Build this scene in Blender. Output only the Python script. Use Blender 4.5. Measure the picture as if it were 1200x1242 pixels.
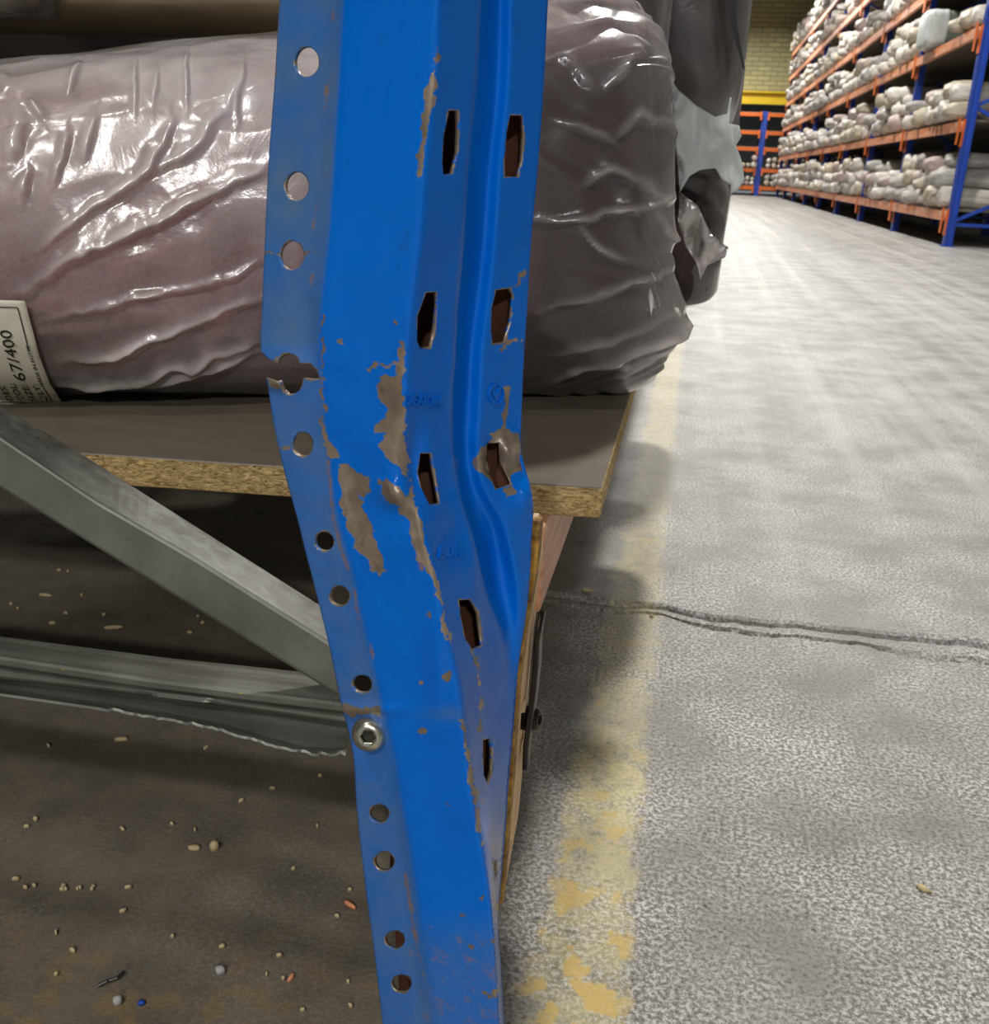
import bpy, bmesh, math, random
import numpy as np
from mathutils import Vector, Matrix
from mathutils.geometry import delaunay_2d_cdt
random.seed(7)
for o in list(bpy.data.objects): bpy.data.objects.remove(o)
S = bpy.context.scene
COL = S.collection
W, H = 1200, 1242
F = 1200.0            # focal length in pixels
CAMH = 0.60           # camera height above the floor

# ------------------------------------------------------------------ camera
Yc = Vector((246, -410, 1200)).normalized()
Zc = Vector((.045, -1, -(.045*246+410)/1200)).normalized()
Xc = Yc.cross(Zc)
CAM = Vector((0, 0, CAMH))
cd = bpy.data.cameras.new('camera'); cam = bpy.data.objects.new('camera', cd); COL.objects.link(cam)
M = Matrix(((Xc[0], -Xc[1], -Xc[2]), (Yc[0], -Yc[1], -Yc[2]), (Zc[0], -Zc[1], -Zc[2]))).to_4x4()
M.translation = CAM
cam.matrix_world = M
cd.sensor_fit = 'HORIZONTAL'; cd.sensor_width = 36; cd.lens = 36*F/W
cd.clip_start = .02; cd.clip_end = 200
cd.dof.use_dof = True; cd.dof.focus_distance = .62; cd.dof.aperture_fstop = 26
S.camera = cam

# ------------------------------------------------------------------ world, exposure
wd = bpy.data.worlds.new('world'); S.world = wd; wd.use_nodes = True
wd.node_tree.nodes['Background'].inputs[0].default_value = (.80, .88, 1, 1)
wd.node_tree.nodes['Background'].inputs[1].default_value = .20
S.view_settings.view_transform = 'Standard'; S.view_settings.look = 'None'
S.view_settings.exposure = 0.55; S.view_settings.gamma = 1
S.view_settings.use_curve_mapping = False

def ray(px, py):
    v = Vector((px-600, py-621, F))
    return Vector((v.dot(Xc), v.dot(Yc), v.dot(Zc)))
def at(px, py, Y):
    r = ray(px, py); return CAM + r*(Y/r.y)
def atz(px, py, Z):
    r = ray(px, py); return CAM + r*((Z-CAMH)/r.z)
def proj(p):
    d = Vector(p)-CAM
    c = Xc*d.x + Yc*d.y + Zc*d.z
    return (600+F*c.x/c.z, 621+F*c.y/c.z)
def projn(P):
    D = P - np.array(CAM)
    Cc = D @ np.array([Xc[:], Yc[:], Zc[:]])
    return 600+F*Cc[:, 0]/Cc[:, 2], 621+F*Cc[:, 1]/Cc[:, 2]
def atn(px, py, Y):
    V = np.stack([px-600, py-621, np.full_like(px, F)], 1)
    R = np.stack([V@np.array(Xc[:]), V@np.array(Yc[:]), V@np.array(Zc[:])], 1)
    return np.array(CAM) + R*(Y/R[:, 1])[:, None]

# ------------------------------------------------------------------ lamps (high bay lights over the aisle; right rear one added to brighten the upright)
LAMPS = [(-1.1, -5.2, 5.4, 160), (-1.8, -1.5, 5.4, 26), (2.2, -8.6, 5.4, 400), (.62, 4.0, 5.4, 205), (.8, 9.0, 5.4, 190), (.9, 14.5, 5.4, 220),
         (.9, 21, 5.4, 230), (.9, 28, 5.4, 230), (.3, 34, 5.4, 240)]
LAMPS.sort(key=lambda l: l[1])
LCOL = (1, .975, .93)

# ------------------------------------------------------------------ material helpers
def newmat(name):
    m = bpy.data.materials.new(name); m.use_nodes = True
    nt = m.node_tree; b = nt.nodes['Principled BSDF']
    return m, nt, b
def N(nt, t, **k):
    n = nt.nodes.new(t)
    for a, v in k.items():
        if a.startswith('i_'):
            n.inputs[a[2:].replace('_', ' ')].default_value = v
        else: setattr(n, a, v)
    return n
def L(nt, a, b): nt.links.new(a, b)
def ramp(nt, src, stops):
    r = nt.nodes.new('ShaderNodeValToRGB'); L(nt, src, r.inputs[0])
    e = r.color_ramp.elements
    while len(e) < len(stops): e.new(.5)
    for i, (p, c) in enumerate(stops):
        e[i].position = p; e[i].color = (c, c, c, 1) if isinstance(c, (int, float)) else (*c, 1)
    return r.outputs[0]
def mix(nt, fac, a, b, mode='MIX'):
    n = nt.nodes.new('ShaderNodeMix'); n.data_type = 'RGBA'; n.blend_type = mode
    for ix, v in ((0, fac), (6, a), (7, b)):
        s = n.inputs[ix]
        if isinstance(v, (int, float)): s.default_value = v if ix == 0 else (v, v, v, 1)
        elif isinstance(v, tuple): s.default_value = (*v, 1)
        else: L(nt, v, s)
    return n.outputs[2]
def math_(nt, op, a, b=None, clamp=False):
    n = nt.nodes.new('ShaderNodeMath'); n.operation = op; n.use_clamp = clamp
    for s, v in ((n.inputs[0], a), (n.inputs[1], b)):
        if v is None: continue
        if isinstance(v, (int, float)): s.default_value = v
        else: L(nt, v, s)
    return n.outputs[0]
def coords(nt, scale=(1, 1, 1), kind='Object', rot=(0, 0, 0)):
    c = nt.nodes.new('ShaderNodeTexCoord'); mp = nt.nodes.new('ShaderNodeMapping')
    L(nt, c.outputs[kind], mp.inputs[0]); mp.inputs['Scale'].default_value = scale; mp.inputs['Rotation'].default_value = rot
    return mp.outputs[0]
def noise(nt, vec, scale, detail=6, rough=.6, dist=0):
    n = nt.nodes.new('ShaderNodeTexNoise'); L(nt, vec, n.inputs['Vector'])
    n.inputs['Scale'].default_value = scale; n.inputs['Detail'].default_value = detail
    n.inputs['Roughness'].default_value = rough; n.inputs['Distortion'].default_value = dist
    return n.outputs[0]
def bump(nt, h, b, strength=.4, dist=.002):
    n = nt.nodes.new('ShaderNodeBump'); L(nt, h, n.inputs['Height'])
    n.inputs['Strength'].default_value = strength; n.inputs['Distance'].default_value = dist
    L(nt, n.outputs[0], b.inputs['Normal']); return n
def attr(nt, name):
    n = nt.nodes.new('ShaderNodeAttribute'); n.attribute_name = name; return n.outputs['Fac']
def rgb(r, g, b):
    f = lambda c: (c/255/12.92) if c <= 10 else ((c/255+.055)/1.055)**2.4
    return (f(r), f(g), f(b))
def simple(name, col, rough=.5, metal=0, nz=0, nscale=30, bmp=0, vec=(1, 1, 1), col2=None):
    m, nt, b = newmat(name)
    b.inputs['Roughness'].default_value = rough; b.inputs['Metallic'].default_value = metal
    v = coords(nt, vec)
    n = noise(nt, v, nscale)
    c2 = col2 or tuple(c*.55 for c in col)
    L(nt, mix(nt, ramp(nt, n, [(.35, 0), (.65, max(nz, .0))]), col, c2), b.inputs['Base Color'])
    if bmp: bump(nt, n, b, bmp)
    return m

# ------------------------------------------------------------------ materials
def mat_blue_worn():
    m, nt, b = newmat('worn_blue_paint')
    v = coords(nt); fine = noise(nt, v, 160, 8, .65); mid = noise(nt, v, 45, 6, .6); big = noise(nt, v, 14, 4)
    base = mix(nt, ramp(nt, big, [(.3, 0), (.7, 1)]), rgb(0, 104, 210), rgb(0, 112, 220))
    base = mix(nt, ramp(nt, mid, [(.66, 0), (.74, .45)]), base, rgb(20, 85, 130))
    dust = attr(nt, 'dust')
    dn = math_(nt, 'MULTIPLY', dust, ramp(nt, mid, [(.15, .7), (.8, 1)]))
    base = mix(nt, dn, base, mix(nt, ramp(nt, noise(nt, v, 25), [(.35, 0), (.65, 1)]), rgb(58, 108, 168), rgb(92, 118, 146)))
    rust = attr(nt, 'rust')
    rf = math_(nt, 'ADD', rust, math_(nt, 'MULTIPLY', math_(nt, 'SUBTRACT', noise(nt, v, 90, 8, .75), .5), 1.7))
    rf = ramp(nt, rf, [(.45, 0), (.75, .85)])
    base = mix(nt, rf, base, mix(nt, fine, rgb(104, 92, 74), rgb(160, 120, 76)))
    bare = attr(nt, 'bare')
    bf0 = math_(nt, 'ADD', bare, math_(nt, 'MULTIPLY', math_(nt, 'SUBTRACT', noise(nt, v, 120, 8, .72), .5), 1.5))
    bf = ramp(nt, bf0, [(.50, 0), (.53, 1)])
    metal = mix(nt, ramp(nt, mid, [(.4, 0), (.6, 1)]), rgb(140, 128, 112), rgb(178, 160, 142))
    metal = mix(nt, ramp(nt, fine, [(.55, 0), (.75, .8)]), metal, rgb(105, 85, 68))
    col = mix(nt, bf, base, metal)
    L(nt, col, b.inputs['Base Color'])
    r = mix(nt, dn, mix(nt, ramp(nt, mid, [(.3, 0), (.8, 1)]), .17, .30), .5)
    r = mix(nt, bf, r, .38); r = mix(nt, rf, r, .8)
    L(nt, r, b.inputs['Roughness'])
    L(nt, math_(nt, 'MULTIPLY', bf, .55), b.inputs['Metallic'])
    hgt = math_(nt, 'ADD', math_(nt, 'MULTIPLY', bf, -.5), math_(nt, 'MULTIPLY', noise(nt, v, 70, 3), .25))
    edge = ramp(nt, bare, [(.1, 0), (.45, 1)])
    hgt = math_(nt, 'ADD', hgt, math_(nt, 'MULTIPLY', math_(nt, 'MULTIPLY', edge, fine), .5))
    bump(nt, hgt, b, .5, .0012)
    b.inputs['Specular IOR Level'].default_value = .25; b.inputs['Coat Weight'].default_value = .06; b.inputs['Coat Roughness'].default_value = .12
    return m
def mat_galv():
    m, nt, b = newmat('galvanised_steel')
    v = coords(nt, (1, 1, 1)); n = noise(nt, v, 22, 5, .55); f = noise(nt, v, 150, 6)
    vo = N(nt, 'ShaderNodeTexVoronoi', i_Scale=70); L(nt, v, vo.inputs['Vector'])
    c = mix(nt, ramp(nt, n, [(.35, 0), (.65, 1)]), rgb(116, 118, 111), rgb(140, 142, 134))
    c = mix(nt, math_(nt, 'MULTIPLY', vo.outputs['Distance'], .35), c, rgb(128, 130, 124))
    c = mix(nt, ramp(nt, f, [(.62, 0), (.7, .5)]), c, rgb(95, 90, 78))
    pa = attr(nt, 'paint'); pf = ramp(nt, math_(nt, 'ADD', pa, math_(nt, 'MULTIPLY', math_(nt, 'SUBTRACT', f, .5), 1)), [(.5, 0), (.6, 1)])
    c = mix(nt, pf, c, rgb(190, 185, 20))
    gr = attr(nt, 'shade_tone'); c = mix(nt, math_(nt, 'MULTIPLY', gr, ramp(nt, noise(nt, coords(nt, (4, 60, 60)), 3), [(.3, .4), (.6, 1)])), c, rgb(62, 58, 49))  # darker tone, standing in for shade on the braces' top faces
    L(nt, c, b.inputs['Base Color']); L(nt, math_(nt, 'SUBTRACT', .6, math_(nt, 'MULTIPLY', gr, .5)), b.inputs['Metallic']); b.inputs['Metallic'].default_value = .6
    L(nt, ramp(nt, n, [(.3, .42), (.7, .56)]), b.inputs['Roughness'])
    bump(nt, f, b, .15, .001)
    return m
def mat_osb(edge=True):
    m, nt, b = newmat('chipboard_edge' if edge else 'board_face')
    if edge:
        v = coords(nt, (1, 1, 2.6)); n = noise(nt, v, 130, 5, .7, 1.5)
        c = mix(nt, ramp(nt, n, [(.35, 0), (.65, 1)]), rgb(135, 105, 55), rgb(225, 195, 135))
        c = mix(nt, ramp(nt, noise(nt, v, 260, 3), [(.6, 0), (.68, .8)]), c, rgb(80, 58, 30))
        L(nt, c, b.inputs['Base Color']); bump(nt, n, b, .8, .003); b.inputs['Roughness'].default_value = .85
    else:
        v = coords(nt, (2, 14, 4)); n = noise(nt, v, 6, 6)
        c = mix(nt, n, rgb(96, 88, 76), rgb(126, 116, 102)); L(nt, c, b.inputs['Base Color'])
        b.inputs['Roughness'].default_value = .42
    return m
def mat_floor():
    m, nt, b = newmat('worn_concrete')
    v = coords(nt)
    sep = N(nt, 'ShaderNodeSeparateXYZ'); L(nt, v, sep.inputs[0]); x, y = sep.outputs[0], sep.outputs[1]
    big = noise(nt, v, 1.3, 6, .6); mid = noise(nt, v, 9, 6, .65); fine = noise(nt, v, 230, 8, .72); spk = noise(nt, v, 300, 3, .6)
    c = mix(nt, ramp(nt, mid, [(.3, 0), (.7, 1)]), rgb(122, 121, 118), rgb(152, 150, 147))
    c = mix(nt, ramp(nt, big, [(.35, 0), (.65, .8)]), c, rgb(112, 106, 96))
    # pale worn grains and dark grains, stronger in wear patches
    wear = ramp(nt, noise(nt, v, 5.5, 5), [(.38, .12), (.62, 1)])
    c = mix(nt, math_(nt, 'MULTIPLY', wear, ramp(nt, fine, [(.49, 0), (.56, .95)])), c, rgb(214, 214, 213))
    c = mix(nt, ramp(nt, fine, [(.38, .85), (.46, 0)]), c, rgb(66, 63, 57))
    sc_ = noise(nt, coords(nt, (60, 220, 1), rot=(0, 0, .5)), 1.6, 5, .6, 1.5); c = mix(nt, ramp(nt, sc_, [(.30, .7), (.37, 0)]), c, rgb(72, 68, 60))
    # small flecks / pits
    vv = coords(nt, (1, 1, 1), rot=(0, 0, .6)); vo = N(nt, 'ShaderNodeTexVoronoi', i_Scale=42); L(nt, mix(nt, .03, vv, noise(nt, v, 30)), vo.inputs['Vector'])
    c = mix(nt, ramp(nt, vo.outputs['Distance'], [(.06, .8), (.10, 0)]), c, rgb(52, 48, 42))
    # tyre marks along the aisle, sweeping slightly
    vt = coords(nt, (5, .10, 1), rot=(0, 0, .05)); tr = noise(nt, vt, 1.6, 4, .55, .5)
    far = ramp(nt, math_(nt, 'MULTIPLY', y, .1), [(.12, 0), (.22, 1)])
    c = mix(nt, math_(nt, 'MULTIPLY', far, ramp(nt, tr, [(.5, 0), (.66, .3)])), c, rgb(205, 203, 198))
    c = mix(nt, math_(nt, 'MULTIPLY', far, ramp(nt, tr, [(.34, .25), (.44, 0)])), c, rgb(96, 92, 86))
    # yellow line, worn
    lx0, lx1 = LINE
    edge = math_(nt, 'MULTIPLY', math_(nt, 'SUBTRACT', noise(nt, v, 22, 7, .7), .5), .075)
    xe = math_(nt, 'ADD', x, edge)
    inl = math_(nt, 'MULTIPLY', math_(nt, 'MULTIPLY', math_(nt, 'SUBTRACT', xe, lx0), 60, True), math_(nt, 'MULTIPLY', math_(nt, 'SUBTRACT', lx1, xe), 60, True))
    yn = noise(nt, v, 26, 7, .65)
    near = ramp(nt, y, [(.5, .75), (1.0, .25)])
    k = math_(nt, 'ADD', yn, math_(nt, 'MULTIPLY', math_(nt, 'SUBTRACT', near, .5), .22))
    c = mix(nt, math_(nt, 'MULTIPLY', math_(nt, 'MULTIPLY', inl, ramp(nt, noise(nt, v, 38, 8, .75), [(.36, .25), (.58, 1)])), ramp(nt, y, [(.3, .35), (.7, .5), (.92, .8), (1.6, .45)])), c, rgb(214, 200, 138))
    c = mix(nt, math_(nt, 'MULTIPLY', math_(nt, 'MULTIPLY', inl, ramp(nt, k, [(.535, 0), (.58, .8)])), ramp(nt, y, [(.62, 1), (.98, .5)])), c, rgb(205, 172, 88))
    # floor under the rack: dirty brown, darkened in colour for the rack's shade
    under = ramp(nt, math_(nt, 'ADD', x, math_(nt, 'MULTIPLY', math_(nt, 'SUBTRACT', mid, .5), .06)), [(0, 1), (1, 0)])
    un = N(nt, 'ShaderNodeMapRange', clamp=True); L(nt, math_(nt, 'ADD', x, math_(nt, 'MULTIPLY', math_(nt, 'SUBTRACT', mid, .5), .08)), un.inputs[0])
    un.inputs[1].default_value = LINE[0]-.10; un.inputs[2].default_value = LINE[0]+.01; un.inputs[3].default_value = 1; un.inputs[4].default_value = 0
    dirt_shade = mix(nt, ramp(nt, noise(nt, v, 16, 5), [(.35, 0), (.65, 1)]), rgb(98, 90, 76), rgb(122, 112, 96))
    dirt_shade = mix(nt, ramp(nt, fine, [(.6, 0), (.72, .5)]), dirt_shade, rgb(130, 122, 105))
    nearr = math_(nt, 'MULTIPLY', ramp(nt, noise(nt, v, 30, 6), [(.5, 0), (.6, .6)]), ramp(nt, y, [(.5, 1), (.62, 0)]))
    dirt_shade = mix(nt, nearr, dirt_shade, rgb(150, 120, 60))
    c = mix(nt, math_(nt, 'MULTIPLY', un.outputs[0], .88), c, dirt_shade)
    L(nt, c, b.inputs['Base Color'])
    rr = mix(nt, un.outputs[0], mix(nt, fine, .34, .62), .75)
    L(nt, rr, b.inputs['Roughness'])
    h = math_(nt, 'ADD', math_(nt, 'MULTIPLY', fine, .6), math_(nt, 'MULTIPLY', mid, .9))
    bump(nt, h, b, .55, .004)
    return m
def mat_carpet():
    m, nt, b = newmat('mauve_carpet_back')
    v = coords(nt); n = noise(nt, v, 300, 4, .7); g = noise(nt, v, 28, 6, .7)
    c = mix(nt, ramp(nt, g, [(.35, 0), (.65, 1)]), rgb(132, 82, 86), rgb(172, 116, 118))
    c = mix(nt, ramp(nt, n, [(.4, 0), (.7, .5)]), c, rgb(184, 144, 144))
    st = attr(nt, 'streak'); c = mix(nt, math_(nt, 'MULTIPLY', st, ramp(nt, noise(nt, v, 70, 5), [(.4, 0), (.6, .8)])), c, rgb(170, 155, 140))
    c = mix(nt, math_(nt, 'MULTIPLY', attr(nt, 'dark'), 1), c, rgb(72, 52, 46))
    L(nt, c, b.inputs['Base Color']); b.inputs['Roughness'].default_value = .9; bump(nt, n, b, .6, .002)
    return m
def mat_film(name, haze_and_light, tint=(.92, .84, .82), rough=.24, useattr=False, scale=(1, 1, 1)):
    m, nt, b = newmat(name)
    b.inputs['Base Color'].default_value = (*tint, 1); b.inputs['Roughness'].default_value = rough
    b.inputs['Specular IOR Level'].default_value = .8
    tr = N(nt, 'ShaderNodeBsdfTransparent'); gl = N(nt, 'ShaderNodeBsdfGlossy', i_Roughness=rough)
    gl.inputs['Color'].default_value = (1, 1, 1, 1)
    v = coords(nt, scale); n = noise(nt, v, 14, 5, .6, .8); n2 = noise(nt, v, 55, 5)
    lw = N(nt, 'ShaderNodeLayerWeight', i_Blend=.35)
    hz = attr(nt, 'haze_and_light') if useattr else haze_and_light
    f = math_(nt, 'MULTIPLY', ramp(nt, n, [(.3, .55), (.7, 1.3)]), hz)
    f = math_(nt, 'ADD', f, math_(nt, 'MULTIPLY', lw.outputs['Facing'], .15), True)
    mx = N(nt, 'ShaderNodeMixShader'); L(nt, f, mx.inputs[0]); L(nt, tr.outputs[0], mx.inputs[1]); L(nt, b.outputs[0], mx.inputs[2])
    fr = N(nt, 'ShaderNodeFresnel', i_IOR=1.5)
    mx2 = N(nt, 'ShaderNodeMixShader'); L(nt, math_(nt, 'MULTIPLY', fr.outputs[0], 1.6, True), mx2.inputs[0]); L(nt, mx.outputs[0], mx2.inputs[1]); L(nt, gl.outputs[0], mx2.inputs[2])
    h = math_(nt, 'ADD', n, math_(nt, 'MULTIPLY', n2, .3))
    bp = bump(nt, h, b, .3, .004); L(nt, bp.outputs[0], gl.inputs['Normal']); L(nt, bp.outputs[0], fr.inputs['Normal'])
    L(nt, mx2.outputs[0], nt.nodes['Material Output'].inputs[0])
    return m
def mat_brick():
    m, nt, b = newmat('cream_brick')
    v = coords(nt, (1, 1, 1), rot=(math.radians(90), 0, 0))
    br = N(nt, 'ShaderNodeTexBrick', i_Scale=1.0); L(nt, v, br.inputs[0])
    br.inputs['Color1'].default_value = (*rgb(212, 204, 150), 1); br.inputs['Color2'].default_value = (*rgb(190, 182, 132), 1)
    br.inputs['Mortar'].default_value = (*rgb(160, 154, 120), 1); br.inputs['Mortar Size'].default_value = .02
    br.inputs['Brick Width'].default_value = .45; br.inputs['Row Height'].default_value = .15
    c = mix(nt, ramp(nt, noise(nt, coords(nt), .8, 5), [(.4, 0), (.7, .5)]), br.outputs[0], rgb(150, 145, 128))
    L(nt, c, b.inputs['Base Color']); b.inputs['Roughness'].default_value = .9
    return m
MT = {}
LINE = (-.070, .018)
MT['post'] = mat_blue_worn(); MT['galv'] = mat_galv(); MT['osb'] = mat_osb(); MT['board'] = mat_osb(False)
MT['floor'] = mat_floor(); MT['carpet'] = mat_carpet()
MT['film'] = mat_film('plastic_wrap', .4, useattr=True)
MT['film_clear'] = mat_film('clear_plastic', .06)
MT['film_white'] = simple('white_plastic', rgb(242, 245, 244), .3, nz=.3, nscale=20, bmp=.2, col2=rgb(190, 198, 200)); _m = MT['film_white']; _n = _m.node_tree; _b = _n.nodes['Principled BSDF']; _t = N(_n, 'ShaderNodeBsdfTranslucent'); _t.inputs[0].default_value = (.9, .93, .92, 1); _x = N(_n, 'ShaderNodeMixShader'); _x.inputs[0].default_value = .45; L(_n, _b.outputs[0], _x.inputs[1]); L(_n, _t.outputs[0], _x.inputs[2]); L(_n, _x.outputs[0], _n.nodes['Material Output'].inputs[0]); MT['film_tail'] = mat_film('clear_plastic_tail', .5)
MT['brick'] = mat_brick()
MT['blue'] = simple('blue_paint', rgb(22, 66, 168), .4, nz=.4, nscale=12)
MT['orange'] = simple('faded_orange_paint', rgb(212, 124, 72), .45, nz=.85, nscale=7, vec=(1, .5, 6), col2=rgb(222, 178, 154))
MT['orange2'] = simple('orange_paint', rgb(216, 104, 28), .45, nz=.4, nscale=12)
MT['yellow'] = simple('yellow_paint', rgb(238, 205, 20), .5, nz=.2, nscale=3)
MT['pinkbeam'] = simple('scraped_orange_paint', rgb(226, 178, 140), .5, nz=.9, nscale=9, vec=(14, 1.2, 14), col2=rgb(196, 122, 92))
MT['tan'] = simple('rusty_tan_steel', rgb(240, 206, 160), .55, nz=.5, nscale=40, bmp=.2, vec=(3, 3, .4), col2=rgb(206, 156, 100))
MT['tanedge'] = simple('yellow_rusty_edge', rgb(206, 158, 62), .6, nz=.9, nscale=120, bmp=.6, col2=rgb(96, 60, 28))
MT['darksteel'] = simple('dark_oily_steel', rgb(60, 52, 46), .35, .7, nz=.5, nscale=60)
MT['zinc'] = simple('zinc_bolt', rgb(196, 194, 180), .25, .9, nz=.35, nscale=90)
MT['hex'] = simple('socket_recess', rgb(60, 58, 52), .5, .6)
MT['paper'] = simple('label_paper', rgb(226, 220, 200), .7, nz=.15, nscale=40)
MT['ink'] = simple('black_ink', rgb(34, 30, 28), .7)
MT['darkcarpet'] = simple('dark_plum_carpet', rgb(56, 44, 45), .9, nz=.5, nscale=25, bmp=.5, col2=rgb(92, 70, 70))
MT['brownroll'] = simple('brown_paper_roll', rgb(112, 98, 72), .7, nz=.4, nscale=10)
MT['strap'] = simple('black_strap', rgb(22, 22, 24), .4)
MT['chip'] = simple('pale_wood_chip', rgb(196, 178, 136), .8, nz=.3, nscale=90)
MT['chip2'] = simple('pink_wood_splinter', rgb(226, 150, 110), .8)
MT['fluff'] = simple('grey_lint', rgb(168, 168, 166), .9)
MT['bluechip'] = simple('blue_paint_flake', rgb(20, 70, 170), .5)
MT['lamp_body'] = simple('lamp_housing', rgb(150, 150, 150), .4, .6)
MT['ceil'] = simple('ceiling_sheet', rgb(150, 150, 146), .8, nz=.3, nscale=1)
MT['wallgrey'] = simple('grey_wall', rgb(120, 118, 110), .9, nz=.4, nscale=1)
ROLLC = [('white_wrap', (214, 208, 196)), ('cream_wrap', (200, 188, 166)), ('grey_wrap', (176, 172, 166)), ('pinkish_wrap', (196, 176, 168)), ('beige_wrap', (188, 176, 152))]
for n_, c_ in ROLLC:
    m, nt, b = newmat(n_)
    v = coords(nt, (1.6, 9, 9)); nn = noise(nt, v, 1.6, 6, .65, 1)
    L(nt, mix(nt, ramp(nt, nn, [(.4, 0), (.68, .8)]), rgb(*c_), tuple(q*.42 for q in rgb(*c_))), b.inputs['Base Color'])
    b.inputs['Roughness'].default_value = .28; b.inputs['Specular IOR Level'].default_value = .7; bump(nt, nn, b, .8, .04); MT[n_] = m
MT['purpleroll'] = simple('purple_carpet_roll', rgb(132, 104, 128), .5, nz=.4, nscale=5)
MT['greenroll'] = simple('green_grey_carpet_bale', rgb(96, 104, 92), .6, nz=.4, nscale=5)
em = bpy.data.materials.new('lamp_glow'); em.use_nodes = True
em.node_tree.nodes['Principled BSDF'].inputs['Emission Color'].default_value = (*LCOL, 1)
em.node_tree.nodes['Principled BSDF'].inputs['Emission Strength'].default_value = 12
MT['glow'] = em

# ------------------------------------------------------------------ object helpers
def link(name, me, mat=None, parent=None, smooth=True, world=True):
    """link a mesh (given in world coordinates) as one object, origin moved to its base centre or to its parent"""
    o = bpy.data.objects.new(name, me); COL.objects.link(o)
    if mat is not None and not me.materials: me.materials.append(mat)
    if smooth and len(me.polygons): me.polygons.foreach_set('use_smooth', [True]*len(me.polygons))
    if parent:
        o.parent = parent
        if world: me.transform(Matrix.Translation(-WPOS[parent.name]))
        WPOS[o.name] = WPOS[parent.name].copy()
    else:
        if world and len(me.vertices):
            co = np.empty(len(me.vertices)*3); me.vertices.foreach_get('co', co); co = co.reshape(-1, 3)
            c = (co.min(0)+co.max(0))/2; c[2] = co[:, 2].min(); c = Vector(c)
            me.transform(Matrix.Translation(-c)); o.location = c
        WPOS[o.name] = o.location.copy()
    return o
WPOS = {}
def empty(name, loc, label, cat, group=None):
    o = bpy.data.objects.new(name, None); COL.objects.link(o); o.location = loc; o.empty_display_size = .05
    WPOS[o.name] = Vector(loc); tag(o, label, cat, group); return o
def tag(o, label, cat, group=None, kind=None):
    if label: o['label'] = label
    if cat: o['category'] = cat
    if group: o['group'] = group
    if kind: o['kind'] = kind
    return o
def mesh(verts, faces, name='m'):
    me = bpy.data.meshes.new(name); me.from_pydata([tuple(v) for v in verts], [], [tuple(f) for f in faces]); me.update(); return me
def fixn(me):
    bm = bmesh.new(); bm.from_mesh(me); bmesh.ops.recalc_face_normals(bm, faces=bm.faces); bm.to_mesh(me); bm.free(); return me
class MB:
    def __init__(s): s.v = []; s.f = []
    def add(s, vs, fs):
        k = len(s.v); s.v += [tuple(v) for v in vs]; s.f += [tuple(i+k for i in f) for f in fs]
    def box(s, a, b):
        x0, y0, z0 = a; x1, y1, z1 = b
        s.add([(x0, y0, z0), (x1, y0, z0), (x1, y1, z0), (x0, y1, z0), (x0, y0, z1), (x1, y0, z1), (x1, y1, z1), (x0, y1, z1)],
              [(0, 3, 2, 1), (4, 5, 6, 7), (0, 1, 5, 4), (1, 2, 6, 5), (2, 3, 7, 6), (3, 0, 4, 7)])
    def loft(s, rings, closed=True, caps=True):
        n = len(rings[0]); vs = [p for r in rings for p in r]; fs = []
        for i in range(len(rings)-1):
            for j in range(n if closed else n-1):
                a = i*n+j; b_ = i*n+(j+1) % n
                fs.append((a, b_, b_+n, a+n))
        if caps and closed: fs += [tuple(range(n))[::-1], tuple(range((len(rings)-1)*n, len(rings)*n))]
        s.add(vs, fs)
    def bar(s, p, q, r, n=8, up=Vector((0, 0, 1))):
        p = Vector(p); q = Vector(q); d = (q-p).normalized(); a = d.cross(up)
        if a.length < 1e-3: a = d.cross(Vector((1, 0, 0)))
        a.normalize(); b_ = d.cross(a)
        rr = lambda c: [c+a*(r*math.cos(2*math.pi*k/n+.785/1))+b_*(r*math.sin(2*math.pi*k/n+.785)) for k in range(n)]
        s.loft([rr(p), rr(q)])
    def build(s, name, mat, parent=None, smooth=False, bevel=0, segs=2):
        me = fixn(mesh(s.v, s.f))
        o = link(name, me, mat, parent, smooth)
        if bevel:
            md = o.modifiers.new('bevel', 'BEVEL'); md.width = bevel; md.segments = segs; md.limit_method = 'ANGLE'
        return o
def struct(name, mb, mat, **k):
    o = mb.build(name, mat, **k); o['kind'] = 'structure'; return o

# value noise for sculpting
_rng = np.random.RandomState(3); _T = _rng.rand(64, 64, 64)
def vnoise(x, y, z=0):
    x = np.asarray(x, float); y = np.asarray(y, float); z = np.zeros_like(x)+z
    xi = np.floor(x).astype(int); yi = np.floor(y).astype(int); zi = np.floor(z).astype(int)
    fx = x-xi; fy = y-yi; fz = z-zi; s = lambda t: t*t*(3-2*t); fx, fy, fz = s(fx), s(fy), s(fz)
    r = 0
    for a in (0, 1):
        for b_ in (0, 1):
            for c in (0, 1):
                r = r+_T[(xi+a) % 64, (yi+b_) % 64, (zi+c) % 64]*(fx if a else 1-fx)*(fy if b_ else 1-fy)*(fz if c else 1-fz)
    return r-.5
def fbm(x, y, o=4, z=0):
    r = 0; a = 1
    for i in range(o): r = r+a*vnoise(x*2**i, y*2**i+7*i, z); a *= .5
    return r
def segdist(px, py, pts):
    d = np.full(px.shape, 1e9)
    for (x0, y0), (x1, y1) in zip(pts[:-1], pts[1:]):
        vx, vy = x1-x0, y1-y0; t = np.clip(((px-x0)*vx+(py-y0)*vy)/(vx*vx+vy*vy+1e-9), 0, 1)
        d = np.minimum(d, np.hypot(px-x0-t*vx, py-y0-t*vy))
    return d
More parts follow.
